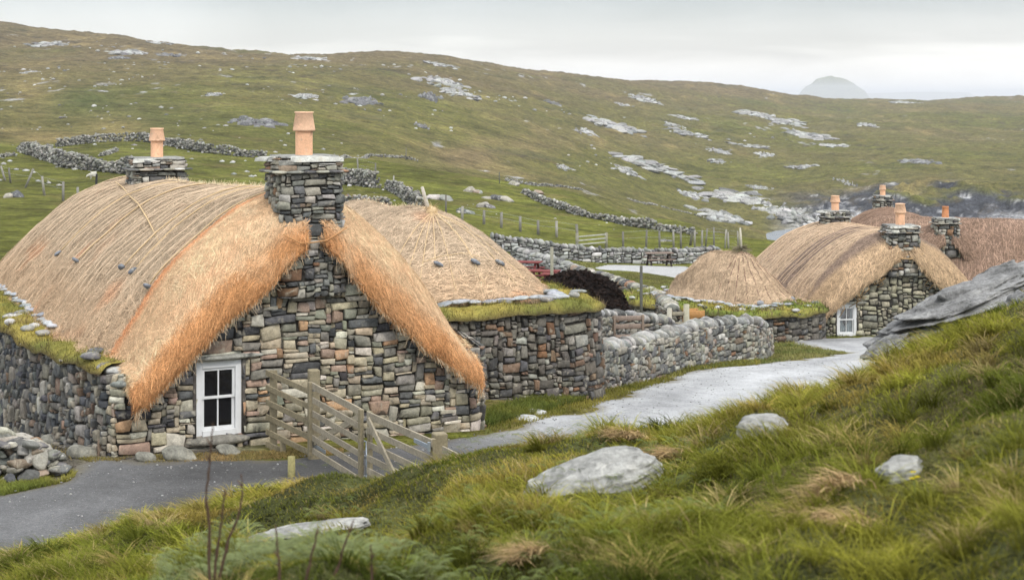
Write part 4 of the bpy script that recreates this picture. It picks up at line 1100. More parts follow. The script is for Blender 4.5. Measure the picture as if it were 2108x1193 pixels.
# ================================================================== the near cottage
R26 = math.radians(26)
O1 = (-3.13, 24.11, 0.0)
h1, rf1, body1, G1, wp1, sg1 = cottage('thatched_cottage', 'large near cottage with orange netted thatch verges and a black-paned white window', O1, R26, 11,
    win=(-1.80, -1.08, .13, 1.26), n=(165000, 85000), L=15.0, flare=.75)
side_l = wp1.s[np.argmin(np.hypot(wp1.x + 3.75, wp1.y - 11) + (wp1.s < wp1.L * .5) * 99)]
ledge(h1, wp1, side_l, wp1.L - .12, .72, 1.22, 21, dens=420, n_in=5)
mb = MB(); gg = np.random.default_rng(77)
rocks(mb, np.array([[-2.78, .20, 1.10], [-2.90, .42, 1.16], [-2.62, .34, 1.12], [-2.85, .10, 1.02], [-2.98, .65, 1.18], [-2.70, .62, 1.16]]), np.array([[.22, .17, .07]] * 6) * gg.uniform(.8, 1.2, (6, 3)), palette(PAL_PALE, 6, gg), yaw=gg.uniform(0, 3, 6), sub=3, rough=.15, seed=78)
mb.build('corner_stones', M['stone'], h1)
weight_stones(h1, body1, G1, rf1.N, [(120, 533), (153, 535), (247, 557), (268, 567), (305, 582)], seed=5)
# horizontal rope of the left slope and the loop under the chimney
rp = MB()
(i0, j0), (i1, j1) = on_roof(G1, h1, 215, 522), on_roof(G1, h1, 350, 565)
pts = []
for t in np.linspace(0, 1, 9):
    q = G1[i0, j0] * (1 - t) + G1[i1, j1] * t; sub_ = G1[:, 3:G1.shape[1] // 2]; k = np.unravel_index(np.argmin(((sub_[..., :2] - q[:2]) ** 2).sum(-1)), sub_.shape[:2])
    pts.append([q[0], q[1], sub_[k][2] + .04])
tube(rp, pts, .014, 5, (.55, .41, .24)); rp.build('rope', M['rope'], body1)
rp = MB(); tube(rp, [(-.55, -.36, 3.16), (-.30, -.42, 3.02), (-.1, -.40, 3.02), (.15, -.36, 3.04), (.32, -.32, 3.12), (.5, -.28, 3.22)], .010, 5, (.50, .27, .12)); rp.build('rope', M['rope'], body1)

# ================================================================== the long house beside it (rounded hip end towards us)
O2 = P(885, 437, 33.0); O2 = np.array([O2[0], O2[1], 0.0])
v26 = np.array([-math.sin(R26), math.cos(R26), 0])
O2 = O2 - v26 * 2.75      # local y=0 is the hip eave nearest the camera
h2 = thing('thatched_byre', 'thatched outbuilding with a pole at its peak, attached to the large near cottage', 'outbuilding', O2, R26)
g = np.random.default_rng(31)
rf2 = Roof(9.5, 2.12, 1.28, 2.84, 2.72, front='hip', back='hip', hf=2.75, hb=2.5, seed=32, p=1.9, ph=1.6, hp=2.3)
body2, G2 = roof_meshes(h2, rf2, g, 42000, 0, True, C_TH, C_THO, True, wstraw=.010)
foot2 = round_poly([(-3.25, -.95), (2.45, -.95), (2.75, 4), (2.75, 10.4), (-3.25, 10.4), (-3.25, 4)], [2.0, 1.2, 1, 2.5, 2.5, 1])
wp2 = Path(foot2, .05); mb = MB()
c_, s_ = math.cos(R26), math.sin(R26)
def bot2(s):
    x, y, _, _ = wp2.at(s); return H(O2[0] + c_ * x - s_ * y, O2[1] + s_ * x + c_ * y) - .3
s2 = wp2.s[np.argmin(np.hypot(wp2.x - 2.75, wp2.y - 3.5) + (wp2.s > wp2.L * .5) * 99)]
wall_face(mb, wp2, 0, s2, bot2, lambda s: s * 0 + 1.10, PAL_DARK, g, cs=.05, ch=.035, wr=(.14, .42), hr=(.08, .22), batter=.06, D=(0, .06))
wall_face(mb, wp2, s2, wp2.L, bot2, lambda s: s * 0 + 1.10, PAL_DARK, g, cs=.1, ch=.08, wr=(.2, .5), hr=(.12, .25), batter=.06, hi=False)
mb.build('stone_wall', M['stone'], h2)
ledge(h2, wp2, 0, wp2.L, .95, 1.15, 33, dens=330, over=.14)
pm = MB(); tube(pm, [(0.03, 2.75, 2.5), (-.08, 2.72, 2.95), (-.20, 2.70, 3.33)], [.05, .045, .035], 8, (.52, .48, .40)); pm.build('ridge_pole', M['wood'], body2)
pm = MB(); rocks(pm, [[0.0, 2.66, 2.80]], [[.13, .13, .12]], [[.62, .47, .28]], sub=3, rough=.3); straw_c = np.array([.62, .47, .28])
gg = np.random.default_rng(3); th = gg.uniform(0, 6.3, 300); fringe(pm, np.tile([0., 2.66, 2.86], (301, 1)), np.stack([np.cos(th), np.sin(th), th * 0 + .4], 1)[np.r_[0:300, 0]], gg, 300, straw_c, L=(.1, .3)); pm.build('straw_knot', M['rope'], body2)
def surf_rope(parent, Gd, N, a, b_, r=.011, col=(.60, .45, .27), n=22, nm='rope'):
    fl = Gd.reshape(-1, 3); fn = N.reshape(-1, 3); k = np.linspace(0, 1, n)[:, None]; st = a * (1 - k) + b_ * k; pts = []
    for q in st:
        d = ((fl[:, :2] - q[:2]) ** 2).sum(1); m_ = np.argsort(d)[:4]; wgt = 1 / (d[m_] + 1e-4); z = (fl[m_, 2] * wgt).sum() / wgt.sum(); pts.append([q[0], q[1], z + .03])
    rp = MB(); tube(rp, pts, r, 4, col); return rp.build(nm, M['rope'], parent)
apex = np.array([0.0, 2.6, 2.84])
for px, py in ((790, 590), (835, 560), (860, 600), (900, 540), (940, 600), (975, 540), (1000, 590), (1028, 538), (1065, 590), (1085, 580)):
    i, j = on_roof(G2, h2, px, py); surf_rope(body2, G2, rf2.N, apex, G2[i, j])
for px, py in ((900, 545), (977, 545), (1028, 541)):
    i, j = on_roof(G2, h2, px, py); mb = MB(); rocks(mb, (G2[i, j] + rf2.N[i, j] * .05)[None], [[.12, .09, .05]], [[.20, .22, .25]], sub=2, rough=.15, tilt=np.array([.5]), seed=px); mb.build('weight_stone', M['stone'], body2)
i, j = on_roof(G2, h2, 870, 535); i2, j2 = on_roof(G2, h2, 1010, 537); surf_rope(body2, G2, rf2.N, G2[i, j], G2[i2, j2], .009)

# ================================================================== village cottages
def gbase(px, Y, dz=0): 
    x = (px - CX) / FPX * Y; return np.array([x, Y, float(H(x, Y)) + dz])
O3 = gbase(1860, 54.0); O3[2] = -3.15
def patch3(p, c):
    k = sm(1.0, 1.5, p[..., 1] + .3 * p[..., 2]) * sm(5.6, 5.0, p[..., 1] + .3 * p[..., 2])
    s = sm(-.1, .25, np.sin(p[..., 1] * 2.1 + .7) + .3 * fbm3(p[..., 0], p[..., 1], p[..., 2], 2, 5))
    return cmix(c, np.array([.27, .20, .16]), k * s * .85)
h3, rf3, body3, G3, wp3, sg3 = cottage('thatched_cottage', 'village cottage with golden and brown banded thatch and a curtained white window', O3, math.radians(8), 41, L=10.2, chim1=(0, .3, 1.12, .9, 3.95), chim2=(-.1, 6.6, 1.0, .8, 4.0),
    near=False, w=2.95, win=(-2.42, -1.68, .12, 1.22), curtains=True, net=False, cb=np.array([.52, .385, .265]), cvg=np.array([.48, .34, .21]), n=(26000, 14000), patch=patch3, straw_w=.018, ridge=(3.60, 3.5), pot1=(.16, .74, 'cowl'), pot2=(.15, .56, 'cowl'),
    pal_gable=[((.36, .33, .24), 20), ((.27, .26, .19), 16), ((.15, .15, .13), 10), ((.44, .41, .30), 12), ((.20, .19, .15), 10)], along=.35)
gg = np.random.default_rng(9)
for k in range(16):     # loose rope ends hanging under the verges
    sx = gg.choice([-1, 1]); x = sx * gg.uniform(.35, 2.3); z = 3.3 - .78 * abs(x) - .25
    pts = [(x, -.25, z), (x + gg.normal(0, .08), -.33, z - .15), (x + gg.normal(0, .15), -.22, z - gg.uniform(.25, .5)), (x + gg.normal(0, .2), -.1, z - gg.uniform(.2, .6))]
    rp = MB(); tube(rp, pts, .016, 4, (.36, .24, .12)); rp.build('rope_end', M['rope'], body3)
rp = MB(); tube(rp, [(-.6, -.25, 2.95), (-.2, -.34, 2.80), (.15, -.3, 2.78), (.6, -.25, 2.95)], .03, 5, (.40, .27, .14))
rp.build('rope', M['rope'], body3)
CRED = np.array([.29, .195, .14])
O4 = gbase(1950, 70.0); O4[2] = -4.15
h4, rf4, body4, G4, wp4, sg4 = cottage('thatched_cottage', 'far village cottage with reddish brown thatch and dark gable carrying a plain orange chimney pot', O4, 0.0, 51, L=15, chim1=(0, .3, 1.05, .9, 3.95), chim2=(0, 12.2, .9, .8, 4.2), near=False, net=False, cb=CRED, cvg=CRED * 1.0, n=(14000, 5000), straw_w=.025,
    ridge=(3.55, 3.55), pot1=(.15, .5, 'plain'), pot2=(.14, .52, 'cowl'), pal_gable=PAL_DARK, along=.3, gslope=.8)
O5 = gbase(2215, 71.0); O5[2] = -4.2
h5, rf5, body5, G5, wp5, sg5 = cottage('thatched_cottage', 'reddish brown thatched roof running out of the right edge behind the rock outcrop', O5, math.radians(76), 61, L=11.5, chim1=(0, .4, 1.05, .9, 3.9), chim2=None, near=False, net=False, cb=CRED * 1.05, cvg=CRED, n=(14000, 4000), straw_w=.025, ridge=(3.75, 3.85), along=.3, wall_top=1.1)
# small hipped byre with turf-topped ring wall
O6 = gbase(1612, 53.2); O6[2] = -3.0
R6 = math.radians(38)
h6 = thing('thatched_byre', 'small round brown-thatched hut with roped hip end, standing on a turf-topped stone ring wall', 'outbuilding', O6, R6); g = np.random.default_rng(71)
rf6 = Roof(5.0, 1.38, 1.18, 2.70, 2.78, front='hip', back='hip', hf=1.95, hb=1.7, seed=72, p=1.55, ph=1.45, hp=2.2, rope=.4)
C6 = np.array([.45, .33, .22])
rf6.lump = .22; rf6.lf = 1.5
body6, G6 = roof_meshes(h6, rf6, g, 22000, 0, False, C6, C6, False, ds=.16, dy=.16, wstraw=.018, along=.3)
foot6 = round_poly([(-2.8, -1.35), (1.25, -1.35), (1.75, 6.0), (-3.0, 6.3)], [1.9, 1.3, 1.8, 2.4]); wp6 = Path(foot6, .08)
c6, s6 = math.cos(R6), math.sin(R6)
def bot6(s):
    x, y, _, _ = wp6.at(s); return H(O6[0] + c6 * x - s6 * y, O6[1] + s6 * x + c6 * y) - O6[2] - .3
mb = MB(); wall_face(mb, wp6, 0, wp6.L, bot6, lambda s: s * 0 + 1.02, PAL_DARK, g, cs=.08, ch=.06, wr=(.2, .55), hr=(.12, .28), hi=False, gap=.012)
mb.build('stone_wall', M['stone'], h6)
ledge(h6, wp6, 0, wp6.L, 1.35, 1.06, 73, dens=150, bl=(.06, .22), over=.18, blade_w=.02, green=(.15, .19, .04))
pm = MB(); tube(pm, [(0, 1.95, 2.7), (-.03, 1.95, 3.2), (-.08, 1.93, 3.62)], [.05, .045, .035], 7, (.50, .47, .38)); pm.build('ridge_pole', M['wood'], body6)
pm = MB(); tube(pm, [(0, 4.5, 2.8), (.1, 4.5, 3.25)], [.05, .045], 7, (.10, .10, .07)); pm.build('ridge_pole', M['wood'], body6)
pm = MB(); gg = np.random.default_rng(4); th = gg.uniform(0, 6.3, 401); fringe(pm, np.tile([0., 2.0, 2.93], (401, 1)), np.stack([np.cos(th), np.sin(th), th * 0 - .1], 1), gg, 400, np.array([.28, .25, .17]), L=(.2, .55), w=.02); pm.build('straw_knot', M['rope'], body6)
for k, th in enumerate(np.linspace(0, 2 * math.pi, 25)[:-1]):
    e = np.array([1.45 * math.cos(th), 1.95 + 1.8 * math.sin(th), 0])
    if e[1] < 2.3: surf_rope(body6, G6, rf6.N, np.array([0, 1.95, 2.9]), e, .022, (.25, .17, .12))
for xx, px in ((-.9, 1500), (-.1, 1535), (.7, 1580)):
    mb = MB(); rocks(mb, [[xx, .22, 1.22]], [[.16, .09, .10]], [[.26, .27, .29]], sub=2, seed=px); mb.build('weight_stone', M['stone'], body6)

# ================================================================== walls round the yards
def GW(px, py, y0=20.0): return G(px, py, y0)[:2]
wa = [np.array([1.36, 32.0]), GW(1392, 748, 30), GW(1480, 742, 32), GW(1545, 740, 34), GW(1566, 731, 36), GW(1560, 716, 38)]
def ztop_a(X, Y):
    px = CX + FPX * X / Y
    return CZ - (np.interp(px, [1180, 1200, 1300, 1400, 1450, 1500, 1545, 1570], [736, 732, 712, 688, 675, 668, 668, 676]) - HY) / FPX * Y
free_wall('dry_stone_wall', wa, 1.1, .45, PAL_GREY, 'grey dry-stone yard wall with upright cope stones, curving along the gravel road', topz=ztop_a, round_r=1.2, cope_r=.15, g=np.random.default_rng(81), hi=True)
wb = [1.05 * np.array(q) for q in ((1.65, 35.0), (2.3, 36.9), (3.2, 37.8), (3.95, 38.6))]
def ztop_b(X, Y):
    px = CX + FPX * X / Y
    return CZ - (np.interp(px, [1190, 1250, 1340, 1380], [648, 652, 664, 668]) - HY) / FPX * Y
free_wall('dry_stone_wall', wb, 1.1, .45, PAL_GREY, 'inner dry-stone yard wall behind the wooden bench, ending at the small gate', topz=ztop_b, cope_r=.14, g=np.random.default_rng(82))
wc = [gbase(1175, 66)[:2], gbase(1240, 64)[:2], gbase(1300, 60)[:2], gbase(1350, 57)[:2], gbase(1385, 51)[:2]]
free_wall('dry_stone_wall', wc, .95, .5, PAL_DARK, 'dark low dry-stone wall behind the black peat stack', cope_r=.14, size=1.2, copepal=PAL_GREY, g=np.random.default_rng(83))
wd = [gbase(1010, 84)[:2], gbase(1060, 84)[:2], gbase(1120, 85)[:2], gbase(1200, 86)[:2], gbase(1300, 87)[:2], gbase(1400, 88)[:2], gbase(1475, 90)[:2]]
free_wall('dry_stone_wall', wd, .62, .6, PAL_PALE, 'long pale dry-stone wall at the foot of the green field, behind the picnic table', cope_r=.16, size=1.3, g=np.random.default_rng(84), mat='stone_far')
we = [gbase(1062, 76)[:2], gbase(1120, 73)[:2], gbase(1180, 70)[:2], gbase(1235, 66)[:2]]
free_wall('dry_stone_wall', we, .6, .55, PAL_PALE, 'pale dry-stone wall directly behind the red picnic tables', cope_r=.15, size=1.3, g=np.random.default_rng(85), mat='stone_far')

# stub of tumbled walling at the left of the road
g = np.random.default_rng(86); mb = MB()
wl = Path([GW(-60, 985, 16), GW(40, 985, 16), GW(112, 972, 16)]); n = 150
n = 260; s = g.uniform(0, wl.L, n); t = g.uniform(-.35, .9, n); hh = g.random(n) * .95; x, y, nx, ny = wl.at(s)
X, Y = x - nx * t * (1 - .3 * hh), y - ny * t * (1 - .3 * hh)
hmax = np.interp(s, [0, wl.L * .8, wl.L], [.62, .5, .30])
rr = g.uniform(.06, .17, (n, 1)) * np.array([[1.3, .9, .6]]) * g.uniform(.8, 1.2, (n, 3))
rocks(mb, np.stack([X, Y, H(X, Y) + hh * hmax], 1), rr, palette(PAL_GREY, n, g) * 1.15, yaw=g.uniform(0, 6.3, n), tilt=g.normal(0, .35, n), sub=3, rough=.22, planes=12, cut=.6, seed=87)
loc = [X.mean(), Y.mean(), float(H(X.mean(), Y.mean()))]
tag(mb.build('dry_stone_wall', M['stone'], loc=loc), 'broken stub of loose dry-stone walling beside the tarmac, left of the large near cottage', 'stone wall')

# field dykes
PAL_DY = [((.24, .235, .20), 20), ((.16, .155, .135), 16), ((.33, .325, .29), 8), ((.09, .09, .085), 10), ((.42, .41, .38), 3)]
rubble_wall('field_dyke', [GW(px, py, 120) for px, py in ((45, 312), (95, 328), (140, 345), (200, 352), (275, 360))], 1.3, 1.4, 'tumbled grey stone dyke running down to the rear chimney, just above the sheep', size=.40, seed=1, pal=PAL_DY)
rubble_wall('field_dyke', [GW(px, py, 150) for px, py in ((118, 303), (160, 298), (200, 292), (255, 290), (300, 292), (370, 305), (430, 315), (500, 322), (548, 326))], 1.0, 1.0, 'long stone dyke along the top of the green field behind both near chimneys', size=.38, seed=2, pal=PAL_DY)
rubble_wall('field_dyke', [GW(px, py, 120) for px, py in ((700, 378), (735, 380), (772, 388))], 1.3, 1.7, 'short heap of stone dyke just right of the large near chimney', size=.36, seed=3, pal=PAL_DY)
rubble_wall('field_dyke', [GW(px, py, 90) for px, py in ((706, 418), (745, 422), (800, 428))], .8, .8, 'dark stone dyke peeping over the outbuilding thatch', size=.30, seed=4, pal=PAL_GREY)
rubble_wall('field_dyke', [GW(px, py, 100) for px, py in ((800, 388), (820, 400), (845, 418), (866, 430))], .9, .9, 'stone dyke running down to the pole on the outbuilding thatch', size=.30, seed=5, pal=PAL_DY)
rubble_wall('field_dyke', [GW(px, py, 100) for px, py in ((1078, 398), (1120, 420), (1180, 440), (1250, 455), (1330, 470), (1430, 484))], 0.6, .7, 'long stone dyke slanting down the right of the green field', size=.32, seed=6, pal=PAL_DY)
rubble_wall('field_dyke', [GW(px, py, 150) for px, py in ((1040, 372), (1100, 382), (1160, 386), (1200, 392))], .4, .6, 'broken stone dyke along the crest of the green field', size=.32, seed=7, pal=PAL_DY)
rubble_wall('field_dyke', [GW(px, py, 150) for px, py in ((1290, 410), (1350, 423), (1420, 440), (1470, 452))], .35, .6, 'low broken dyke on the crest right of the long slanting dyke', size=.32, seed=8, pal=PAL_DY)
rubble_wall('field_dyke', [GW(px, py, 90) for px, py in ((208, 322), (240, 312))], .6, .8, 'isolated scrap of stone walling above the sheep, between two dykes', size=.32, seed=9, pal=PAL_DY)
rubble_wall('field_dyke', [GW(px, py, 100) for px, py in ((-40, 326), (30, 322))], .5, .8, 'scrap of fallen walling at the left edge of the green field', size=.32, seed=10, pal=PAL_DY)
rubble_wall('field_dyke', [GW(px, py, 150) for px, py in ((700, 330), (760, 322), (830, 325), (860, 333))], .35, .5, 'thin dyke on the mound beside the large chimney', size=.32, seed=11, pal=PAL_DY)

# ------------------------------------------------------------------ wire fences
def wire_fence(label, posts, hgt, r, group=None, wires=2, col=(.22, .21, .18), lean=.05, y0=60, seed=1, wire=True):
    g = np.random.default_rng(seed); P0 = [G(px, py, y0) for px, py in posts]
    root = thing('wire_fence', label, 'fence', P0[0], 0, group); o0 = P0[0]; tops = []
    for p in P0:
        mb = MB(); h = hgt * g.uniform(.88, 1.12); a, b_ = g.normal(0, lean, 2); q = p - o0; t = q + np.array([a * h, b_ * h, h]); tops.append(t)
        tube(mb, [q - [0, 0, .2], t], [r, r * .9], 6, np.array(col) * g.uniform(.7, 1.4)); mb.build('post', M['wood'], root)
    if wire and len(P0) > 1:
        for k in range(wires):
            mb = MB(); f = 1 - .35 * k
            tube(mb, [(p - o0) * (1 - f) + t * f - [0, 0, .05] for p, t in zip(P0, tops)], .006, 3, (.2, .2, .2)); mb.build('wire', M['galv'], root)
    return root
wire_fence('wire fence with grey posts across the lower green field, left of the long pale wall', [(951, 455), (996, 462), (1032, 468), (1071, 475), (1108, 482), (1146, 488), (1190, 497)], 1.05, .10, y0=80, seed=1)
wire_fence('wire fence with thin posts just above the long pale dry-stone wall', [(1283, 513), (1330, 512), (1358, 510), (1387, 512), (1402, 512), (1430, 510), (1445, 510), (1500, 512)], 1.2, .07, y0=80, seed=2, lean=.03)
wire_fence('leaning weathered fence at the far left of the field, left of the sheep', [(12, 372), (22, 377), (50, 387), (92, 402), (130, 414)], 1.5, .10, y0=90, seed=3, lean=.14)
wire_fence('thin fence on the skyline of the green field above the near cottage', [(84, 297), (118, 298), (532, 322), (560, 325), (590, 322)], 1.6, .05, y0=150, seed=4, wire=False) if False else None
wire_fence('pair of posts on the green mound right of the large chimney', [(738, 362), (773, 366)], 1.7, .09, y0=100, seed=5)
wire_fence('line of dark posts behind the hut with the turf ring wall', [(1452, 508), (1470, 510), (1492, 512), (1520, 508)], 1.2, .06, y0=80, seed=6)
def lone_post(px, py, Y, h, r, label, col=(.22, .21, .18), lean=(0, 0), base=None):
    b_ = gbase(px, Y) if base is None else base
    hh = h; mb = MB(); tube(mb, [b_ - [0, 0, .2], b_ + [lean[0] * hh, lean[1] * hh, hh]], [r, r * .92], 8, col)
    return tag(mb.build('fence_post', M['wood'], loc=b_), label, 'post')
b_ = G(197, 400, 60); lone_post(0, 0, 0, 1.6, .09, 'short black post standing just behind the ridge of the near thatch, below the sheep', (.02, .02, .02), (.05, 0), base=b_)
b_ = G(160, 410, 60); lone_post(0, 0, 0, .9, .10, 'stubby grey post left of the black post behind the near thatch', (.25, .24, .21), base=b_)
b_ = G(1028, 378, 120); lone_post(0, 0, 0, 1.3, .06, 'dark post on the field beside the boulders below the crest', (.10, .10, .09), base=b_)
b_ = G(918, 446, 100); lone_post(0, 0, 0, 1.6, .07, 'dark post just right of the pole on the outbuilding thatch', (.14, .13, .11), base=b_)
b_ = G(836, 330, 150); lone_post(0, 0, 0, 2.0, .07, 'thin tall post on the crest of the green mound', (.14, .13, .11), base=b_)
b_ = G(809, 388, 100); lone_post(0, 0, 0, 1.2, .07, 'pale leaning post at the head of the dyke above the outbuilding', (.32, .31, .28), (.06, 0), base=b_)
b_ = gbase(1136, 62); lone_post(0, 0, 0, CZ - (508 - HY) / FPX * 62 - b_[2], .07, 'tall grey-green post beside the red picnic tables', (.27, .26, .20), base=b_)
b_ = gbase(1320, 49.5); lone_post(0, 0, 0, CZ - (547 - HY) / FPX * 49.5 - b_[2], .05, 'tall thin dark post in front of the dark low wall', (.10, .10, .085), base=b_)
b_ = gbase(1378, 40.7); lone_post(0, 0, 0, CZ - (634 - HY) / FPX * 40.7 - b_[2], .07, 'pale round gatepost at the end of the inner yard wall', (.40, .38, .31), base=b_)
b_ = gbase(1413, 41.4); lone_post(0, 0, 0, CZ - (626 - HY) / FPX * 41.4 - b_[2], .085, 'thick pale gatepost on the right of the small yard gate', (.38, .36, .27), base=b_)
b_ = G(600, 985, 15); lone_post(0, 0, 0, .30, .055, 'short sawn-off wooden stump at the edge of the tarmac in front of the gate', (.30, .27, .12), base=b_)
# small yard gate between the gateposts
b0, b1 = gbase(1384, 40.8), gbase(1408, 41.3); gt = thing('yard_gate', 'small wooden rail gate between two pale gateposts', 'gate', b0, 0)
for k, z in enumerate((.55, .85, 1.12)):
    mb = MB(); beam(mb, np.array([0, 0, z + .1]), b1 - b0 + [0, 0, z + .1], .03, .10, (.30, .27, .20)); mb.build('rail', M['wood'], gt)
b_ = gbase(1428, 43.0); bx = thing('timber_crate', 'orange-brown timber crate by the yard gate', 'crate', b_, .3)
for k, z in enumerate((.3, .62, .94, 1.2)):
    for sgn in (-1, 1):
        mb = MB(); box(mb, (0, sgn * .22, z), (.46, .025, .2), None, (.45, .24, .09), .004); mb.build('board', M['wood'], bx)
mb = MB()
for a in (-.2, .2):
    for c in (-.2, .2): box(mb, (a, c, .63), (.05, .05, 1.3), None, (.30, .18, .08), .004)
mb.build('corner_posts', M['wood'], bx)
# field gate of pale rails
a_, b_ = G(1188, 513, 80), G(1248, 511, 80); fg = thing('field_gate', 'pale field gate behind the long pale dry-stone wall', 'gate', a_, 0)
for q in (a_ - a_, b_ - a_):
    mb = MB(); tube(mb, [q - [0, 0, .2], q + [0, 0, 1.0]], .1, 7, (.25, .24, .18)); mb.build('post', M['wood'], fg)
for z in (.9, .65, .4):
    mb = MB(); beam(mb, np.array([0, 0, z - .12]), b_ - a_ + [0, 0, z], .04, .07, (.45, .45, .42)); mb.build('rail', M['wood'], fg)

# ------------------------------------------------------------------ picnic tables, bench
def picnic_table(base, rz, label, col, scale=1.0, L=1.9, group=None):
    root = thing('picnic_table', label, 'picnic table', base, rz, group)
    t = MB()
    for k in range(5): box(t, (0, (k - 2) * .15 * scale, .75 * scale), (L, .135 * scale, .045), None, np.array(col) * (1 + .08 * ((k * 7) % 3 - 1)), .006)
    t.build('tabletop', M['wood'], root, smooth=False)
    for sgn in (-1, 1):
        b = MB()
        for k in (0, 1): box(b, (0, sgn * (.62 + .14 * k) * scale, .45 * scale), (L, .125 * scale, .045), None, np.array(col) * .95, .006)
        b.build('seat', M['wood'], root, smooth=False)
    dk = np.array(col) * .3 if col[1] > .12 else np.array(col) * .8
    for x in (-L * .36, L * .36):
        a = MB()
        beam(a, (x, -.2 * scale, .72 * scale), (x, -.72 * scale, 0), .05, .10, dk, up=(1, 0, 0)); beam(a, (x, .2 * scale, .72 * scale), (x, .72 * scale, 0), .05, .10, dk, up=(1, 0, 0))
        beam(a, (x + .055, -.78 * scale, .40 * scale), (x + .055, .78 * scale, .40 * scale), .04, .1, dk, up=(0, 0, 1)); a.build('trestle', M['wood'], root, smooth=False)
    return root
bp_ = G(1357, 549, 70); picnic_table(bp_, .1, 'weathered brown picnic table on the gravel in front of the long pale wall', (.20, .15, .12), 1.0, 1.5)
RED = (.17, .040, .036)
for k, (px, Y, lab) in enumerate(((1080, 69, 'leftmost red picnic table, half hidden behind the outbuilding thatch'), (1116, 66, 'red picnic table in the middle of the red row, behind the tall post'), (1152, 63.5, 'rightmost red picnic table, partly behind the black peat stack'))):
    b_ = gbase(px, Y); b_[2] = CZ - (np.array([590, 596, 602])[k] - HY) / FPX * Y
    b_[2] = max(b_[2], float(H(b_[0], b_[1]))); picnic_table(b_, -.25, lab, RED, 1.0, 1.5, None)
# bench against the inner wall
bb = gbase(1298, 37.9); bb[2] = float(H(bb[0], bb[1]))
bn = thing('wooden_bench', 'brown slatted wooden bench in the yard against the inner wall', 'bench', bb, .2)
for z, y in ((.42, -.12), (.42, .06)):
    mb = MB(); box(mb, (0, y, z), (.8, .15, .035), None, (.26, .20, .16), .005); mb.build('seat_board', M['wood'], bn)
for z in (.62, .82):
    mb = MB(); box(mb, (0, .2, z + (0)), (.82, .03, .12), None, (.28, .22, .18), .005); mb.build('back_board', M['wood'], bn)
for x in (-.36, .36):
    mb = MB(); box(mb, (x, .17, .45), (.05, .05, .9), None, (.22, .17, .13), .005); box(mb, (x, -.16, .2), (.05, .05, .42), None, (.22, .17, .13), .005); mb.build('leg', M['wood'], bn)

# ------------------------------------------------------------------ peat stack
pb = gbase(1195, 44.5); pb[2] = float(H(pb[0], pb[1])); g = np.random.default_rng(91)
U, Vv = np.meshgrid(np.linspace(-1, 1, 90), np.linspace(-1, 1, 50), indexing='ij')
px_l = (np.array([1050, 1100, 1130, 1165, 1200, 1240, 1265, 1285, 1345]) - CX) / FPX * 44.5 - pb[0]
hz_ = np.array([.6, .88, .93, .98, 1.0, .95, .84, .66, 0])
topz = CZ - (552 - HY) / FPX * 44.5 - pb[2]
Xp = px_l[0] + (px_l[-1] - px_l[0]) * (U + 1) / 2; hp = np.interp(Xp, px_l, hz_)
Zp = topz * hp * (1 - np.abs(Vv) ** 2.2) + .10 * fbm2(Xp * 2, Vv * 3, 4, 92) * (hp > .02)
mb = MB(); Gp = np.stack([Xp, Vv * 1.3, Zp - .1], -1); mb.add(Gp, gridq(90, 50), None, (.012, .009, .008))
n = 1500; i, j = g.integers(0, 90, n), g.integers(2, 48, n)
rocks(mb, Gp[i, j], g.uniform(.05, .12, (n, 3)) * [1.3, .7, .45], np.array([.013, .010, .009]) * g.uniform(.4, 1.8, (n, 1)) + np.array([.006, .002, 0]) * g.random((n, 1)), yaw=g.uniform(0, 6.3, n), tilt=g.normal(0, .6, n), sub=1, seed=93)
o = mb.build('peat_stack', M['peat']); o.location = pb; tag(o, 'black mound of stacked peat behind the yard walls', 'peat stack')
# reddish board lying by the dark wall
b_ = gbase(1296, 50.2, .06); mb = MB(); box(mb, (0, 0, 0), (.75, .25, .05), Matrix.Rotation(-.3, 3, 'Z'), (.35, .15, .10), .01); o = mb.build('timber_board', M['wood']); o.location = b_; tag(o, 'reddish board lying on the grass by the dark low wall', 'board')

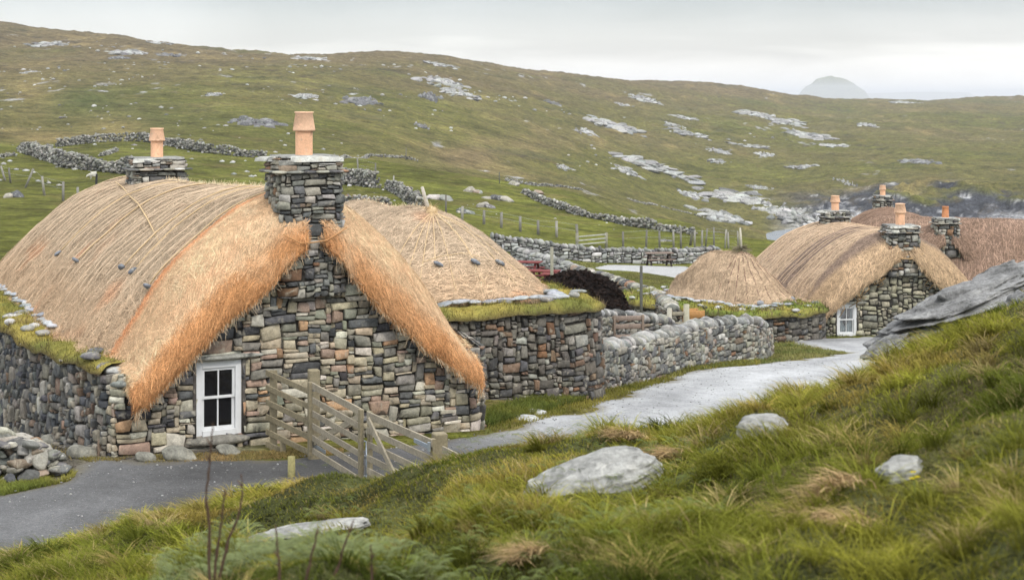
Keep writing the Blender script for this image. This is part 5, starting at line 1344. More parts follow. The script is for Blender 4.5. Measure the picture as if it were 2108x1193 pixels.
# ------------------------------------------------------------------ the wooden road gates
WG = np.array([.25, .215, .14]); WGL = np.array([.33, .29, .215])
def at(px, py, Y): return P(px, py, Y)
def gpost(px, Y, pytop, wd, label, ground=None, col=WG, chamfer=True):
    b_ = gbase(px, Y); top = CZ - (pytop - HY) / FPX * Y; mb = MB(); h = top - b_[2]
    box(mb, (0, 0, h / 2 - .15), (wd, wd, h + .3), Matrix.Rotation(.35, 3, 'Z'), col, .012)
    o = mb.build('gate_post', M['wood'], smooth=False); o.location = b_; tag(o, label, 'gate post'); return b_, h
pL, hL = gpost(646, 22.45, 760, .155, 'thick square gate post on the left, hung with galvanised hinges')
pR, hR = gpost(905, 19.2, 890, .165, 'thick square gate post on the right, next to the grass bank')
def gate_leaf(name, label, A, B, nb, hts, brace, hinge_at, w=.024, hb=.085, capcol=WGL):
    """A,B = world foot points of the two stiles; hts = rail heights above foot; brace = (t0,z0,t1,z1)"""
    A, B = np.array(A, float), np.array(B, float); root = thing(name, label, 'gate', A, 0); D = B - A; L_ = np.linalg.norm(D); d = D / L_
    side = np.cross(d, [0, 0, 1.0]); side /= np.linalg.norm(side)
    for k, z in enumerate(hts):
        mb = MB(); beam(mb, np.array([0, 0, z]), D + [0, 0, z], w, hb if k else hb * 1.15, WGL * (1 - .04 * (k % 3)), up=(0, 0, 1)); mb.build('rail', M['wood'], root, smooth=False)
    for t, ww in ((.015, .075), (.985, .075)):
        mb = MB(); beam(mb, D * t + side * .026 + [0, 0, hts[-1] - .08], D * t + side * .026 + [0, 0, hts[0] + .05], ww, .05, WG, up=side); mb.build('stile', M['wood'], root, smooth=False)
    t0, z0, t1, z1 = brace
    mb = MB(); beam(mb, D * t0 - side * .03 + [0, 0, z0], D * t1 - side * .03 + [0, 0, z1], .03, .085, WGL * 1.1); mb.build('brace', M['wood'], root, smooth=False)
    for t, z in hinge_at:
        mb = MB(); s_ = -1 if t > .5 else 1
        beam(mb, D * t - side * .04 + [0, 0, z], D * (t + s_ * .42 / L_) - side * .04 + [0, 0, z], .014, .055, (.45, .50, .56), bev=.003)
        tube(mb, [D * t - side * .045 + [0, 0, z - .05], D * t - side * .045 + [0, 0, z + .06]], .02, 8, (.45, .5, .56)); mb.build('strap_hinge', M['galv'], root, smooth=False)
    return root, D, side
def foot(px, py_top, Y, ht): p = at(px, py_top, Y); return p - [0, 0, ht]
hts = [1.02, .82, .63, .45, .28, .10]
A1, B1 = foot(640, 792, 22.25, 1.02), foot(748, 850, 20.75, 1.02)
ga, Da, sa = gate_leaf('road_gate', 'left leaf of the open wooden road gate, braced up to its centre stile', A1, B1, 6, hts, (.02, .20, .96, .98), ((0.0, .98), (0.0, .16)))
A2, B2 = foot(890, 912, 19.05, 1.02), foot(756, 853, 20.70, 1.02)
gb, Db, sb = gate_leaf('road_gate', 'right leaf of the wooden road gate, hinged on the post by the grass bank', A2, B2, 6, hts, (.32, .14, .95, .98), ((0.0, .98),))
mb = MB(); q = Da * .965 - sa * .07; tube(mb, [q + [0, 0, -.12], q + [0, 0, .62]], .011, 6, (.45, .5, .56)); tube(mb, [q + [0, 0, .62], q + [-.07, -.02, .64]], .011, 6, (.45, .5, .56))
mb.build('drop_bolt', M['galv'], ga)
mb = MB()
for z in (.15, .42): box(mb, q + np.array([0, 0, z]), (.07, .05, .03), None, (.45, .5, .56), .003)
mb.build('bolt_keep', M['galv'], ga)
# slip fence from the house corner to the left post
A3, B3 = foot(556, 762, 23.3, 1.05), foot(634, 800, 22.5, 1.05)
sf = thing('slip_rails', 'short five-rail wooden fence between the cottage wall and the left gate post', 'fence', A3, 0); D3 = B3 - A3
for k, z in enumerate((1.02, .80, .58, .36, .14)):
    mb = MB(); beam(mb, np.array([-.06, 0, z]), D3 + [0, 0, z], .024, .085, WG * 1.05); mb.build('rail', M['wood'], sf, smooth=False)
mb = MB(); beam(mb, np.array([-.02, .03, 1.08]) + D3 * .12, np.array([-.02, .03, -.15]) + D3 * .12, .11, .04, WG, up=(0, 1, 0)); mb.build('stile', M['wood'], sf, smooth=False)
mb = MB(); beam(mb, np.array([-.06, 0, -.05]), D3 * .35 + [0, 0, -.05], .024, .085, WG); mb.build('short_rail', M['wood'], sf, smooth=False)
mb = MB(); beam(mb, D3 * .35 + [0, -.02, .1], D3 * .35 + [0, -.02, -.1], .09, .03, WG, up=(0, 1, 0)); mb.build('short_stile', M['wood'], sf, smooth=False)
A4, B4 = foot(912, 925, 18.95, .95), foot(966, 952, 17.7, .95)
ef = thing('slip_rails', 'wooden rail running from the right gate post down into the grass bank', 'fence', A4, 0)
for z in (.95, .72, .5):
    mb = MB(); beam(mb, np.array([0, 0, z]), B4 - A4 + [0, 0, z], .024, .09, WGL); mb.build('rail', M['wood'], ef, smooth=False)

# ------------------------------------------------------------------ sheep
sp = G(192, 369, 100); k = sp[1] * 20 / FPX / 1.15; mb = MB()
def ell(c, r, n=3, col=(.5, .5, .5)):
    v, t = ICO[n]; v = v * (1 + .05 * fbm3(v[:, 0] * 5, v[:, 1] * 5, v[:, 2] * 5, 2, 3))[:, None] * r + c; mb.add(v, None, t, col)
bmv = bpy.data.meshes.new('sheep'); 
sk = [((0.38, 0, .62), .27, None), ((0, 0, .64), .31, 0), ((-.36, 0, .60), .25, 1), ((-.58, 0, .55), .14, 2), ((-.74, 0, .38), .10, 3), ((-.84, 0, .26), .06, 4)]
for lx, ly in ((.36, .15), (.36, -.15), (-.30, .13), (-.30, -.13)):
    b0 = 0 if lx > 0 else 2; i0 = len(sk); sk.append(((lx, ly, .42), .11, b0)); sk.append(((lx + .02, ly, .22), .045, i0)); sk.append(((lx, ly, .0), .04, i0 + 1))
bmv.from_pydata([np.array(q[0]) * k for q in sk], [(q[2], i) for i, q in enumerate(sk) if q[2] is not None], [])
so_ = bpy.data.objects.new('sheep', bmv); COL.objects.link(so_); md = so_.modifiers.new('skin', 'SKIN')
for i, q in enumerate(sk): bmv.skin_vertices[0].data[i].radius = (q[1] * k, q[1] * k)
bmv.skin_vertices[0].data[1].use_root = True
so_.modifiers.new('sub', 'SUBSURF').levels = 2; so_.modifiers['sub'].render_levels = 2; bmv.materials.append(M['wool'])
so_.location = sp; so_.rotation_euler = (0, 0, .5); tag(so_, 'white sheep grazing in the green field, facing away', 'sheep')

# ------------------------------------------------------------------ rock outcrops on the hill
OUT = [(640,118,60,14,'p'),(905,132,55,10,'p'),(910,165,80,22,'p'),(886,196,34,24,'d'),(945,190,70,16,'p'),(527,248,80,26,'d'),(630,196,45,15,'p'),(745,205,62,20,'d'),(1325,203,55,12,'p'),(1285,215,28,8,'p'),
 (1258,254,100,20,'p'),(1210,270,40,12,'p'),(1405,240,50,8,'p'),(1410,272,72,10,'p'),(1385,256,30,8,'p'),(1560,233,72,14,'p'),(1604,246,78,14,'p'),(1668,276,82,22,'p'),(1716,298,70,10,'p'),(1345,340,150,20,'p'),(1290,350,50,14,'p'),
 (1482,311,50,10,'p'),(1572,318,36,10,'p'),(1480,330,40,8,'p'),(1500,400,130,26,'p'),(1430,402,46,14,'p'),(1545,410,50,20,'p'),(1480,440,90,24,'p'),(1600,432,70,26,'p'),(1650,440,60,22,'p'),(1565,385,40,10,'p'),(1738,372,14,22,'p'),
 (1652,342,50,7,'p'),(1545,300,70,7,'p'),(100,90,60,12,'p'),(262,105,60,16,'p'),(245,118,34,10,'d'),(330,88,40,8,'p'),(440,193,26,12,'p'),(350,112,40,10,'d'),(60,148,30,8,'p'),(870,258,30,10,'d'),(1135,210,30,8,'d'),(1785,255,36,8,'p'),(1860,210,60,8,'p'),(1890,330,60,12,'d'),(1165,345,30,10,'p')]
LAB = {}
PLACE = [(0, 400, 'on the hill at upper left'), (400, 700, 'on the hill above the near chimneys'), (700, 1000, 'on the hill above the outbuilding'), (1000, 1400, 'on the middle hillside'), (1400, 1600, 'on the hillside above the hut'), (1600, 2200, 'on the far right hillside')]
for k, (px, py, w_, h_, kind) in enumerate(OUT):
    g = np.random.default_rng(200 + k); c = G(px, py + h_ * .2, 216); Y = c[1]; s_ = Y / FPX; n = 60
    xs = np.clip(g.normal(0, .26, n), -.6, .6) * w_ * s_; dep = np.clip(g.normal(0, .3, n), -.7, .7); base = G(px, py + h_ / 2, 216); slope = (c[2] - base[2]) / max(c[1] - base[1], 1)
    X = c[0] + xs; hh_ = h_ * s_; Yp = Y + dep * min(hh_ * 8, 45)
    r = np.stack([g.uniform(.04, .20, n) * w_ * s_, g.uniform(.08, .3, n) * w_ * s_, g.uniform(.14, .40, n) * hh_ * (1.1 if kind == 'd' else .9)], 1)
    Z = H(X, Yp) - r[:, 2] * .15
    pal = PAL_PALE if kind == 'p' else [((.14, .14, .145), 3), ((.2, .2, .2), 2), ((.3, .3, .29), 1)]
    mb = MB(); rocks(mb, np.stack([X, Yp, Z], 1), r, palette(pal, n, g) * (.88 if kind == 'p' else .75), yaw=g.uniform(-.4, .4, n), tilt=g.normal(.08, .12, n), sub=3, rough=.45, planes=9, cut=.6, seed=300 + k)
    pl = [q[2] for q in PLACE if q[0] <= px < q[1]][0]
    o = mb.build('rock_outcrop', M['rock'], loc=c); tag(o, ('pale' if kind == 'p' else 'dark') + ' bare rock outcrop ' + pl, 'rock', ('pale' if kind == 'p' else 'dark') + ' rock outcrops ' + pl)
# boulders in the green field
FB = [(975,388,36,18,'grey boulder highest on the knoll right of the pole'),(1025,402,56,24,'long grey rock slab on the knoll right of the pole'),(1000,418,34,22,'tilted grey rock slab lowest on the knoll'),(905,402,60,20,'mossy brown rock face left on the knoll behind the pole'),(960,430,60,20,'mossy rock low on the knoll by the fence'),(1100,392,34,12,'grey rock beside the head of the long slanting dyke'),(1370,494,26,9,'pale stone lying in the field above the long wall'),(25,395,34,26,'pale upright rock at the left edge of the field'),(1060,375,24,16,'pale boulder on the crest of the green field')]
for k, (px, py, w_, h_, lab) in enumerate(FB):
    c = G(px, py + h_ * .4, 80); s_ = c[1] / FPX; g = np.random.default_rng(400 + k); mb = MB(); n = 4
    rocks(mb, c + np.stack([g.uniform(-.28, .28, n) * w_ * s_, g.uniform(-.3, .3, n), np.zeros(n)], 1), np.stack([g.uniform(.25, .45, n) * w_ * s_, g.uniform(.3, .5, n) * w_ * s_, g.uniform(.3, .6, n) * h_ * s_], 1), palette(PAL_GREY, n, g) * 1.1, yaw=g.uniform(-.5, .5, n), tilt=g.normal(.2, .15, n), sub=3, rough=.4, planes=9, cut=.6, seed=k + 31)
    tag(mb.build('boulder', M['rock'], loc=c), lab, 'rock')
g = np.random.default_rng(97); n = 1600; pxs = g.uniform(-20, 2130, n); Ys = g.uniform(120, 620, n); X = (pxs - CX) / FPX * Ys
k_ = fbm2(X / 40, Ys / 60, 3, 98) > -.05; X, Ys = X[k_], Ys[k_]; n = len(X); ok = H(X, Ys) > -12; X, Ys = X[ok], Ys[ok]; n = len(X)
mb = MB(); rocks(mb, np.stack([X, Ys, H(X, Ys)], 1), g.uniform(.1, .5, (n, 1)) ** 1.2 * np.interp(Ys, [120, 600], [.7, 2.2])[:, None] * np.array([[1.2, 1, .6]]), palette(PAL_PALE, n, g) * 1.15, yaw=g.uniform(0, 6, n), sub=1, planes=4, seed=99)
tag(mb.build('scattered_stones', M['rock']), 'small stones scattered over the hillside', 'stones', kind='stuff')

# ------------------------------------------------------------------ foreground rocks
def big_rock(name, c, r, yaw, tilt, label, seed, sub=6, sink=.35, strata=.05, col=(.30, .30, .28), rough=.35, planes=10, parts=None, roll=0.0):
    mb = MB(); g = np.random.default_rng(seed); L_ = parts or [((0, 0, 0), (1, 1, 1))]
    for k, (o_, rs) in enumerate(L_):
        tmp = MB(); rocks(tmp, [[0, 0, 0]], [[1, 1, 1]], [list(col)], sub=sub, rough=rough, planes=planes, cut=.62 if name != 'boulder' else .8, seed=seed + k)
        v = tmp.V[0]; t = tmp.T[0]
        st = fbm3(v[:, 0] * 1.2 + 5, v[:, 1] * 1.2, v[:, 2] * 9 + 2 * v[:, 0], 4, seed + 5); f = fbm3(v[:, 0] * 6, v[:, 1] * 6, v[:, 2] * 6, 4, seed + 6)
        v = v * (1 + strata * st * 2 + .03 * f)[:, None] * (np.array(r) * rs)
        Rm = Matrix.Rotation(yaw, 3, 'Z') @ Matrix.Rotation(tilt, 3, 'Y') @ Matrix.Rotation(roll, 3, 'X'); v = v @ np.array(Rm).T + np.array(o_)
        mb.add(v, None, t, np.array(col) * (1 + .25 * st[:, None]))
    o = mb.build(name, M['boulder' if name == 'boulder' else 'crag']); o.location = [float(q) for q in c]; return tag(o, label, 'rock')
def rk(px, py, Yd): q = gbase(px, Yd); return q
c = G(1225, 1012, 5); big_rock('boulder', c + [0, .25, -.03], (.38, .26, .145), .12, -.24, 'largest pale boulder bedded in the foreground grass', 501, strata=.03, rough=.20, planes=3)
c = G(1575, 905, 5); big_rock('boulder', c + [0, .1, .02], (.13, .12, .085), .2, -.05, 'small rounded pale rock in the grass, between the largest boulder and the outcrop', 502, sub=5)
c = G(1865, 1000, 4); big_rock('boulder', c + [0, .1, .03], (.09, .08, .055), .3, -.25, 'small pale rock in the grass near the yellow flower', 503, sub=5)
c = G(622, 1118, 5); big_rock('boulder', c + [0, .1, .03], (.36, .10, .045), .1, -.14, 'long narrow pale stone low in the grass at bottom left', 504, sub=5)
# the tilted outcrop in front of the village
def orock(px, py, Y, r, yaw, tilt, lab, seed, **kw):
    p = P(px, py + 8, Y); return big_rock('rock_outcrop', p, r, yaw, tilt, lab, seed, **kw)
orock(1985, 628, 24.0, (1.55, .9, .42), .15, -.36, 'large tilted grey slab outcrop in front of the village cottages', 511, strata=.24, rough=.55, col=(.24, .24, .235), planes=14,
      parts=[((0, 0, 0), (1, 1, 1)), ((-.75, -.25, -.42), (.55, .7, .7)), ((.55, .3, .22), (.7, .8, .8)), ((-.2, -.45, -.35), (.8, .5, .6)), ((1.3, .1, .45), (.6, .8, .9)), ((.3, -.7, -.15), (.6, .4, .5))])
orock(1822, 712, 22.8, (.40, .3, .13), .2, -.45, 'low tongue of grey rock at the foot of the large tilted outcrop', 512, strata=.14, col=(.2, .2, .195), sub=5)
orock(2105, 640, 21.0, (.30, .4, .34), .0, -.4, 'small grey rock at the right edge below the large tilted outcrop', 513, strata=.14, col=(.2, .2, .195), sub=5)
# loose gravel on the road
g = np.random.default_rng(96); n = 9000; rp_ = np.array([q[:2] for q in road_poly]); X = g.uniform(-9, 13, n); Y = g.uniform(16.5, 45, n)
k_ = (poly_sd(rp_, X, Y) > .0) & ((g.random(n) < .35) | (poly_sd(rp_, X, Y) < .7)) & (np.abs(X / Y) < .36); X, Y = X[k_], Y[k_]; n = len(X)
mb = MB(); rocks(mb, np.stack([X, Y, H(X, Y) + .03], 1), g.uniform(.006, .018, (n, 1)) * np.array([[1.2, 1, .7]]), palette([((.35, .35, .34), 3), ((.22, .22, .21), 3), ((.36, .36, .34), 1)], n, g), yaw=g.uniform(0, 6, n), sub=1, planes=2, seed=95)
tag(mb.build('gravel', M['rock']), 'loose gravel scattered on the road', 'gravel', kind='stuff')
# flat kerb stones along the verge
g = np.random.default_rng(98)
for k, (px, py, w_, lab) in enumerate(((1218, 793, 34, 'white flat verge stone nearest the yard wall'), (1180, 808, 24, 'second flat verge stone down from the yard wall'), (1150, 825, 34, 'pale flat verge stone midway along the verge'), (1098, 850, 60, 'broad flat slab in the verge by the near cottage'), (1082, 862, 56, 'lowest broad slab in the verge beside the road'))):
    c = G(px, py, 20); s_ = c[1] / FPX; mb = MB(); rocks(mb, [c + [0, 0, .01]], [[w_ * s_ * .5, .26, .05]], [[.42, .43, .42]], yaw=np.array([.5]), sub=3, rough=.15, cut=.75, seed=600 + k)
    tag(mb.build('verge_stone', M['stone'], loc=c), lab, 'stone')
# loose stones at the foot of the cottage corner
for k, (px, py, r, lab) in enumerate(((370, 945, .22, 'large loose stone leaning at the foot of the gable left of the window'), (170, 940, .2, 'flat stone at the end of the broken wall stub'), (300, 948, .14, 'small stone at the foot of the near cottage corner'), (470, 935, .16, 'stone below the sash window sill'), (110, 915, .18, 'grey stone on the bare ground beside the cottage side wall'))):
    c = G(px, py, 18); mb = MB(); rocks(mb, [c + [0, 0, .05]], [[r * 1.2, r * .8, r * .6]], [[.22, .215, .18]], tilt=np.array([.2]), sub=4, rough=.2, seed=620 + k); tag(mb.build('loose_stone', M['stone'], loc=c), lab, 'stone')

# ------------------------------------------------------------------ grass and herbs
g = np.random.default_rng(1001)
def gcol(X, Y, n):
    a = fbm2(X * .8, Y * .6, 3, 111); b_ = fbm2(X * 2.2, Y * 1.8, 3, 112); c_ = fbm2(X * .35, Y * .3, 2, 113)
    base = np.array([.125, .145, .020]); c = np.broadcast_to(base, (n, 3)).copy()
    c = cmix(c, np.array([.30, .28, .040]), np.clip(.30 + .9 * a + .3 * c_, 0, 1) * .8)
    c = cmix(c, np.array([.045, .062, .010]), np.clip(-.05 - 1.0 * b_ - .4 * a, 0, 1))
    c = cmix(c, np.array([.32, .21, .07]), np.clip(sm(.28, .62, b_ + .35 * c_), 0, 1) * .55)
    c = c * g.uniform(.65, 1.45, (n, 1))
    dead = g.random(n) < .09; c[dead] = np.array([.42, .33, .15]) * g.uniform(.6, 1.2, (dead.sum(), 1))
    dk = g.random(n) < .05; c[dk] *= .45
    return np.clip(c, 0, .8)
rocksk = [o for o in scene.objects if o.name.startswith('boulder')]
mb = MB()
for (ya, yb, N) in ((3.2, 7, 120000), (7, 11, 120000), (11, 15.5, 95000), (15.5, 24, 95000)):
    pxs = g.uniform(-140, 2290, N); Y = np.sqrt(g.uniform(ya ** 2, yb ** 2, N)) if ya < 7 else g.uniform(ya, yb, N); X = (pxs - CX) / FPX * Y; z = H(X, Y)
    lim = sm(.02, .30, z + .10 * fbm2(X * 2, Y * 2, 3, 7)); keep = g.random(N) < np.clip(lim * 1.6, 0, 1)
    keep &= np.exp(-((X - 3.98) / .42) ** 2 - ((Y - 12.3) / .7) ** 2) < .35 * g.random(N) + .2
    keep &= poly_sd(np.array([q[:2] for q in road_poly]), X, Y) < -.02 - .15 * np.abs(fbm2(X * 3, Y * 3, 2, 8)) 
    X, Y, z = X[keep], Y[keep], z[keep]; n = len(X)
    tus = sm(-.1, .55, fbm2(X * 1.5, Y * 1.2, 3, 121)); d0 = fbm2(X * .9, Y * .7, 3, 122) * 2.8 + 3.4
    h = (.03 + .12 * tus ** 1.4) * g.uniform(.4, 1.45, n) * np.interp(Y, [4, 20], [.85, 1.1]); lean = np.clip(g.uniform(.15, .9, n) + .35 * tus, 0, 1.3)
    wd = np.interp(Y, [3, 8, 20], [.0032, .0052, .012]) * g.uniform(.6, 1.3, n)
    c = gcol(X, Y, n)
    blades(mb, np.stack([X, Y, z - .01], 1), h, wd, lean, d0 + g.normal(0, 1.1, n), c * .62, c * 1.25, g)
# the same turf carries on to either side of the picture
for (xa, xb, ya, yb, N) in ((2290, 3650, 3.0, 9, 60000), (2290, 3650, 9, 24, 70000), (-1300, -140, 4, 17, 40000)):
    pxs = g.uniform(xa, xb, N); Y = g.uniform(ya, yb, N); X = (pxs - CX) / FPX * Y; z = H(X, Y); k = z > .15 + .2 * g.random(N); X, Y, z = X[k], Y[k], z[k]; n = len(X)
    c = gcol(X, Y, n); tus = sm(-.1, .55, fbm2(X * 1.5, Y * 1.2, 3, 121))
    blades(mb, np.stack([X, Y, z - .01], 1), (.05 + .14 * tus) * g.uniform(.5, 1.4, n), np.interp(Y, [3, 8, 20], [.006, .010, .018]), g.uniform(.2, 1.1, n), fbm2(X * .9, Y * .7, 3, 122) * 2.8 + 3.4 + g.normal(0, 1, n), c * .62, c * 1.25, g)
tag(mb.build('bank_grass', M['grass']), 'long tussocky grass covering the foreground bank', 'grass', kind='stuff')
# tussocks: clumps of longer arching blades
mb = MB(); T = 1500; pxs = g.uniform(-120, 2250, T); Yt = g.uniform(4.2, 16.5, T) ** 1.0; Xt = (pxs - CX) / FPX * Yt; zt = H(Xt, Yt)
k = (zt > .25) & (poly_sd(np.array([q[:2] for q in road_poly]), Xt, Yt) < -.3) & (fbm2(Xt * .8, Yt * .7, 3, 125) > -.25); Xt, Yt = Xt[k], Yt[k]; T = len(Xt)
nb = 70; ti = np.repeat(np.arange(T), nb); n = len(ti); rad = g.uniform(.03, .09, T)[ti] * np.sqrt(g.random(n)); an = g.uniform(0, 6.3, n)
X = Xt[ti] + rad * np.cos(an); Y = Yt[ti] + rad * np.sin(an); hs = g.uniform(.07, .19, T)[ti] * g.uniform(.5, 1.2, n)
tcol = gcol(Xt, Yt, T); warm = g.random(T) < .06; tcol[warm] = np.array([.33, .26, .09]) * g.uniform(.7, 1.2, (warm.sum(), 1)); c = tcol[ti] * g.uniform(.7, 1.4, (n, 1))
blades(mb, np.stack([X, Y, H(X, Y) - .01], 1), hs, np.interp(Y, [4, 16], [.0036, .011]) * g.uniform(.6, 1.2, n), g.uniform(.5, 1.5, n), np.where(g.random(n) < .5, an, 3.6 + g.normal(0, .6, n)), c * .5, c * 1.35, g)
tag(mb.build('grass_tussocks', M['grass']), 'arching tussocks of longer grass on the foreground bank', 'grass', kind='stuff')
# verges, foot of walls
mb = MB()
def patch_grass(poly, N, h, w, cols, seed, y0=18):
    g = np.random.default_rng(seed); q = np.array([GW(px, py, y0) for px, py in poly]); lo, hi_ = q.min(0), q.max(0)
    X = g.uniform(lo[0], hi_[0], N); Y = g.uniform(lo[1], hi_[1], N); k = (poly_sd(q, X, Y) > -.05) & (poly_sd(np.array([r_[:2] for r_ in road_poly]), X, Y) < .10 * g.random(N))
    k &= fbm2(X * 1.5, Y * 1.5, 3, seed) > -.45
    X, Y = X[k], Y[k]; n = len(X); a = np.clip(.5 + fbm2(X * 1.2, Y * 1.2, 3, seed + 1), 0, 1)
    c = cmix(np.broadcast_to(np.array(cols[0]), (n, 3)), np.array(cols[1]), a) * g.uniform(.7, 1.4, (n, 1))
    blades(mb, np.stack([X, Y, H(X, Y)], 1), g.uniform(.4, 1.2, n) * h, np.full(n, w), g.uniform(.3, 1.1, n), g.uniform(0, 6.3, n), c * .75, c * 1.2, g)
patch_grass([(1000, 885), (1195, 793), (1302, 766), (1392, 748), (1560, 741), (1560, 752), (1422, 764), (1356, 790), (1300, 808), (1211, 841), (1100, 868), (1010, 892)], 90000, .09, .011, ((.15, .155, .03), (.30, .26, .06)), 131, 20)
patch_grass([(1003, 850), (1200, 795), (1200, 825), (1003, 880)], 30000, .16, .011, ((.09, .12, .025), (.16, .17, .035)), 132, 20)
patch_grass([(-60, 1020), (0, 990), (60, 985), (150, 975), (145, 995), (0, 1022)], 16000, .10, .009, ((.16, .19, .04), (.30, .28, .07)), 133, 16)
patch_grass([(150, 940), (230, 945), (420, 935), (700, 925), (700, 945), (450, 955), (230, 962)], 14000, .05, .008, ((.22, .20, .06), (.38, .26, .12)), 134, 17)
patch_grass([(-80, 880), (60, 860), (200, 930), (140, 950), (0, 900)], 7000, .07, .010, ((.20, .18, .06), (.30, .24, .10)), 135, 20)
patch_grass([(1580, 815), (1745, 765), (1790, 735), (1700, 790)], 9000, .10, .012, ((.25, .24, .07), (.42, .33, .14)), 136, 18)
tag(mb.build('verge_grass', M['grass']), 'short yellowish grass along the road verges', 'grass', kind='stuff')
# grass in the yards and fields beyond
mb = MB(); g = np.random.default_rng(140); N = 90000; pxs = g.uniform(960, 1760, N); Y = g.uniform(36, 84, N); X = (pxs - CX) / FPX * Y
k = poly_sd(np.array([q[:2] for q in road_poly]), X, Y) < 0; k &= poly_sd(np.array([q[:2] for q in gp]), X, Y) < 0; X, Y = X[k], Y[k]; n = len(X)
c = cmix(np.broadcast_to(np.array([.14, .17, .05]), (n, 3)), np.array([.26, .24, .09]), np.clip(.5 + fbm2(X, Y, 3, 141), 0, 1)) * g.uniform(.7, 1.4, (n, 1))
blades(mb, np.stack([X, Y, H(X, Y)], 1), g.uniform(.04, .12, n), np.full(n, .025), g.uniform(.3, 1, n), g.uniform(0, 6.3, n), c * .8, c * 1.15, g)
tag(mb.build('yard_grass', M['grass']), 'short grass in the yards between the stone walls', 'grass', kind='stuff')

# low leafy herbs (silvery green rosettes and fronds) near the camera
def leaf_fronds(N, region, col, seed, size=(.05, .11)):
    g = np.random.default_rng(seed); mb = MB()
    pxs = g.uniform(region[0], region[1], N); Y = g.uniform(region[2], region[3], N); X = (pxs - CX) / FPX * Y
    k = fbm2(X * 1.6, Y * 1.6, 2, seed) > -.05; X, Y = X[k], Y[k]; z = H(X, Y)
    for x, y, zz in zip(X, Y, z):
        a = g.uniform(0, 6.3); Ls = g.uniform(*size) * 1.6; nl = 9; t = np.linspace(.15, 1, nl); up = g.uniform(.5, 1.3)
        st = np.stack([x + np.cos(a) * Ls * t, y + np.sin(a) * Ls * t, zz + .07 + Ls * up * t - Ls * .6 * t ** 2], 1)
        for sgn in (-1, 1):
            ll = Ls * .34 * (1 - .7 * np.abs(t - .45)); d = np.array([-np.sin(a) * sgn, np.cos(a) * sgn, .25])[None] + np.array([np.cos(a), np.sin(a), 0])[None] * .5
            tip = st + d * ll[:, None]; fw = np.array([np.cos(a), np.sin(a), .1]) * Ls * .045
            m_ = (st + tip) / 2
            V = np.stack([st, m_ + fw, tip, m_ - fw], 1).reshape(-1, 3); q = np.arange(nl * 4).reshape(-1, 4)
            mb.add(V, q, None, np.array(col) * g.uniform(.65, 1.4))
    return mb
mb = leaf_fronds(2600, (330, 900, 5.0, 8.0), (.17, .20, .085), 151, (.022, .05)); tag(mb.build('leafy_herbs', M['grass']), 'low silvery green leafy herbs at the bottom of the bank', 'herbs', kind='stuff')
mb = leaf_fronds(1300, (620, 1500, 5.0, 10.0), (.13, .16, .05), 152, (.02, .045)); tag(mb.build('leafy_herbs', M['grass']), 'grey-green leafy herbs among the middle of the bank grass', 'herbs', kind='stuff')

# withered tufts
for k, (px, py, w_, lab) in enumerate(((1700, 1030, .055, 'upper mat of withered tan grass left of the small pale rock'), (1745, 1090, .04, 'lower withered pinkish tuft below the tan mat'), (1090, 1160, .03, 'small bleached tuft near the bottom edge'), (1370, 950, .05, 'reddish withered grass beside the largest boulder'), (1290, 905, .05, 'brown tuft behind the largest boulder'))):
    c = G(px, py, 4); g = np.random.default_rng(160 + k); n = 420; mb = MB()
    q = g.normal(0, 1, (n, 2)) * w_ * np.array([1.1, .6]); X, Y = c[0] + q[:, 0], c[1] + q[:, 1]
    cc = np.array([.50, .36, .19]) * g.uniform(.5, 1.45, (n, 1))
    blades(mb, np.stack([X, Y, H(X, Y) + .02], 1), g.uniform(.03, .10, n), np.full(n, .003 + .0004 * c[1]), g.uniform(1.1, 2.2, n), g.normal(3.6, .7, n), cc * .8, cc * 1.2, g)
    tag(mb.build('withered_tuft', M['grass'], loc=c), lab, 'grass tuft')

# yellow flower
c = G(1880, 1040, 4); fl = thing('yellow_flower', 'small yellow flower in the grass beside the small pale rock', 'flower', c, 0)
mb = MB(); tube(mb, [(0, 0, 0), (.005, 0, .06), (.0, 0, .11)], .0015, 5, (.15, .2, .05)); mb.build('stem', M['stem'], fl)
for k, (dx, dy, dz) in enumerate(((0, 0, .115), (.012, -.01, .10), (-.008, -.01, .095))):
    mb = MB()
    for a in np.linspace(0, 2 * math.pi, 6)[:-1]:
        d = np.array([math.cos(a), math.sin(a) * .6, .4]); d /= np.linalg.norm(d); s_ = np.cross(d, [0, 1, 0]); o_ = np.array([dx, dy, dz])
        mb.add([o_, o_ + d * .006 + s_ * .004, o_ + d * .011, o_ + d * .006 - s_ * .004], [[0, 1, 2, 3]], None, (.8, .7, .05))
    mb.build('blossom', M['petal'], fl)

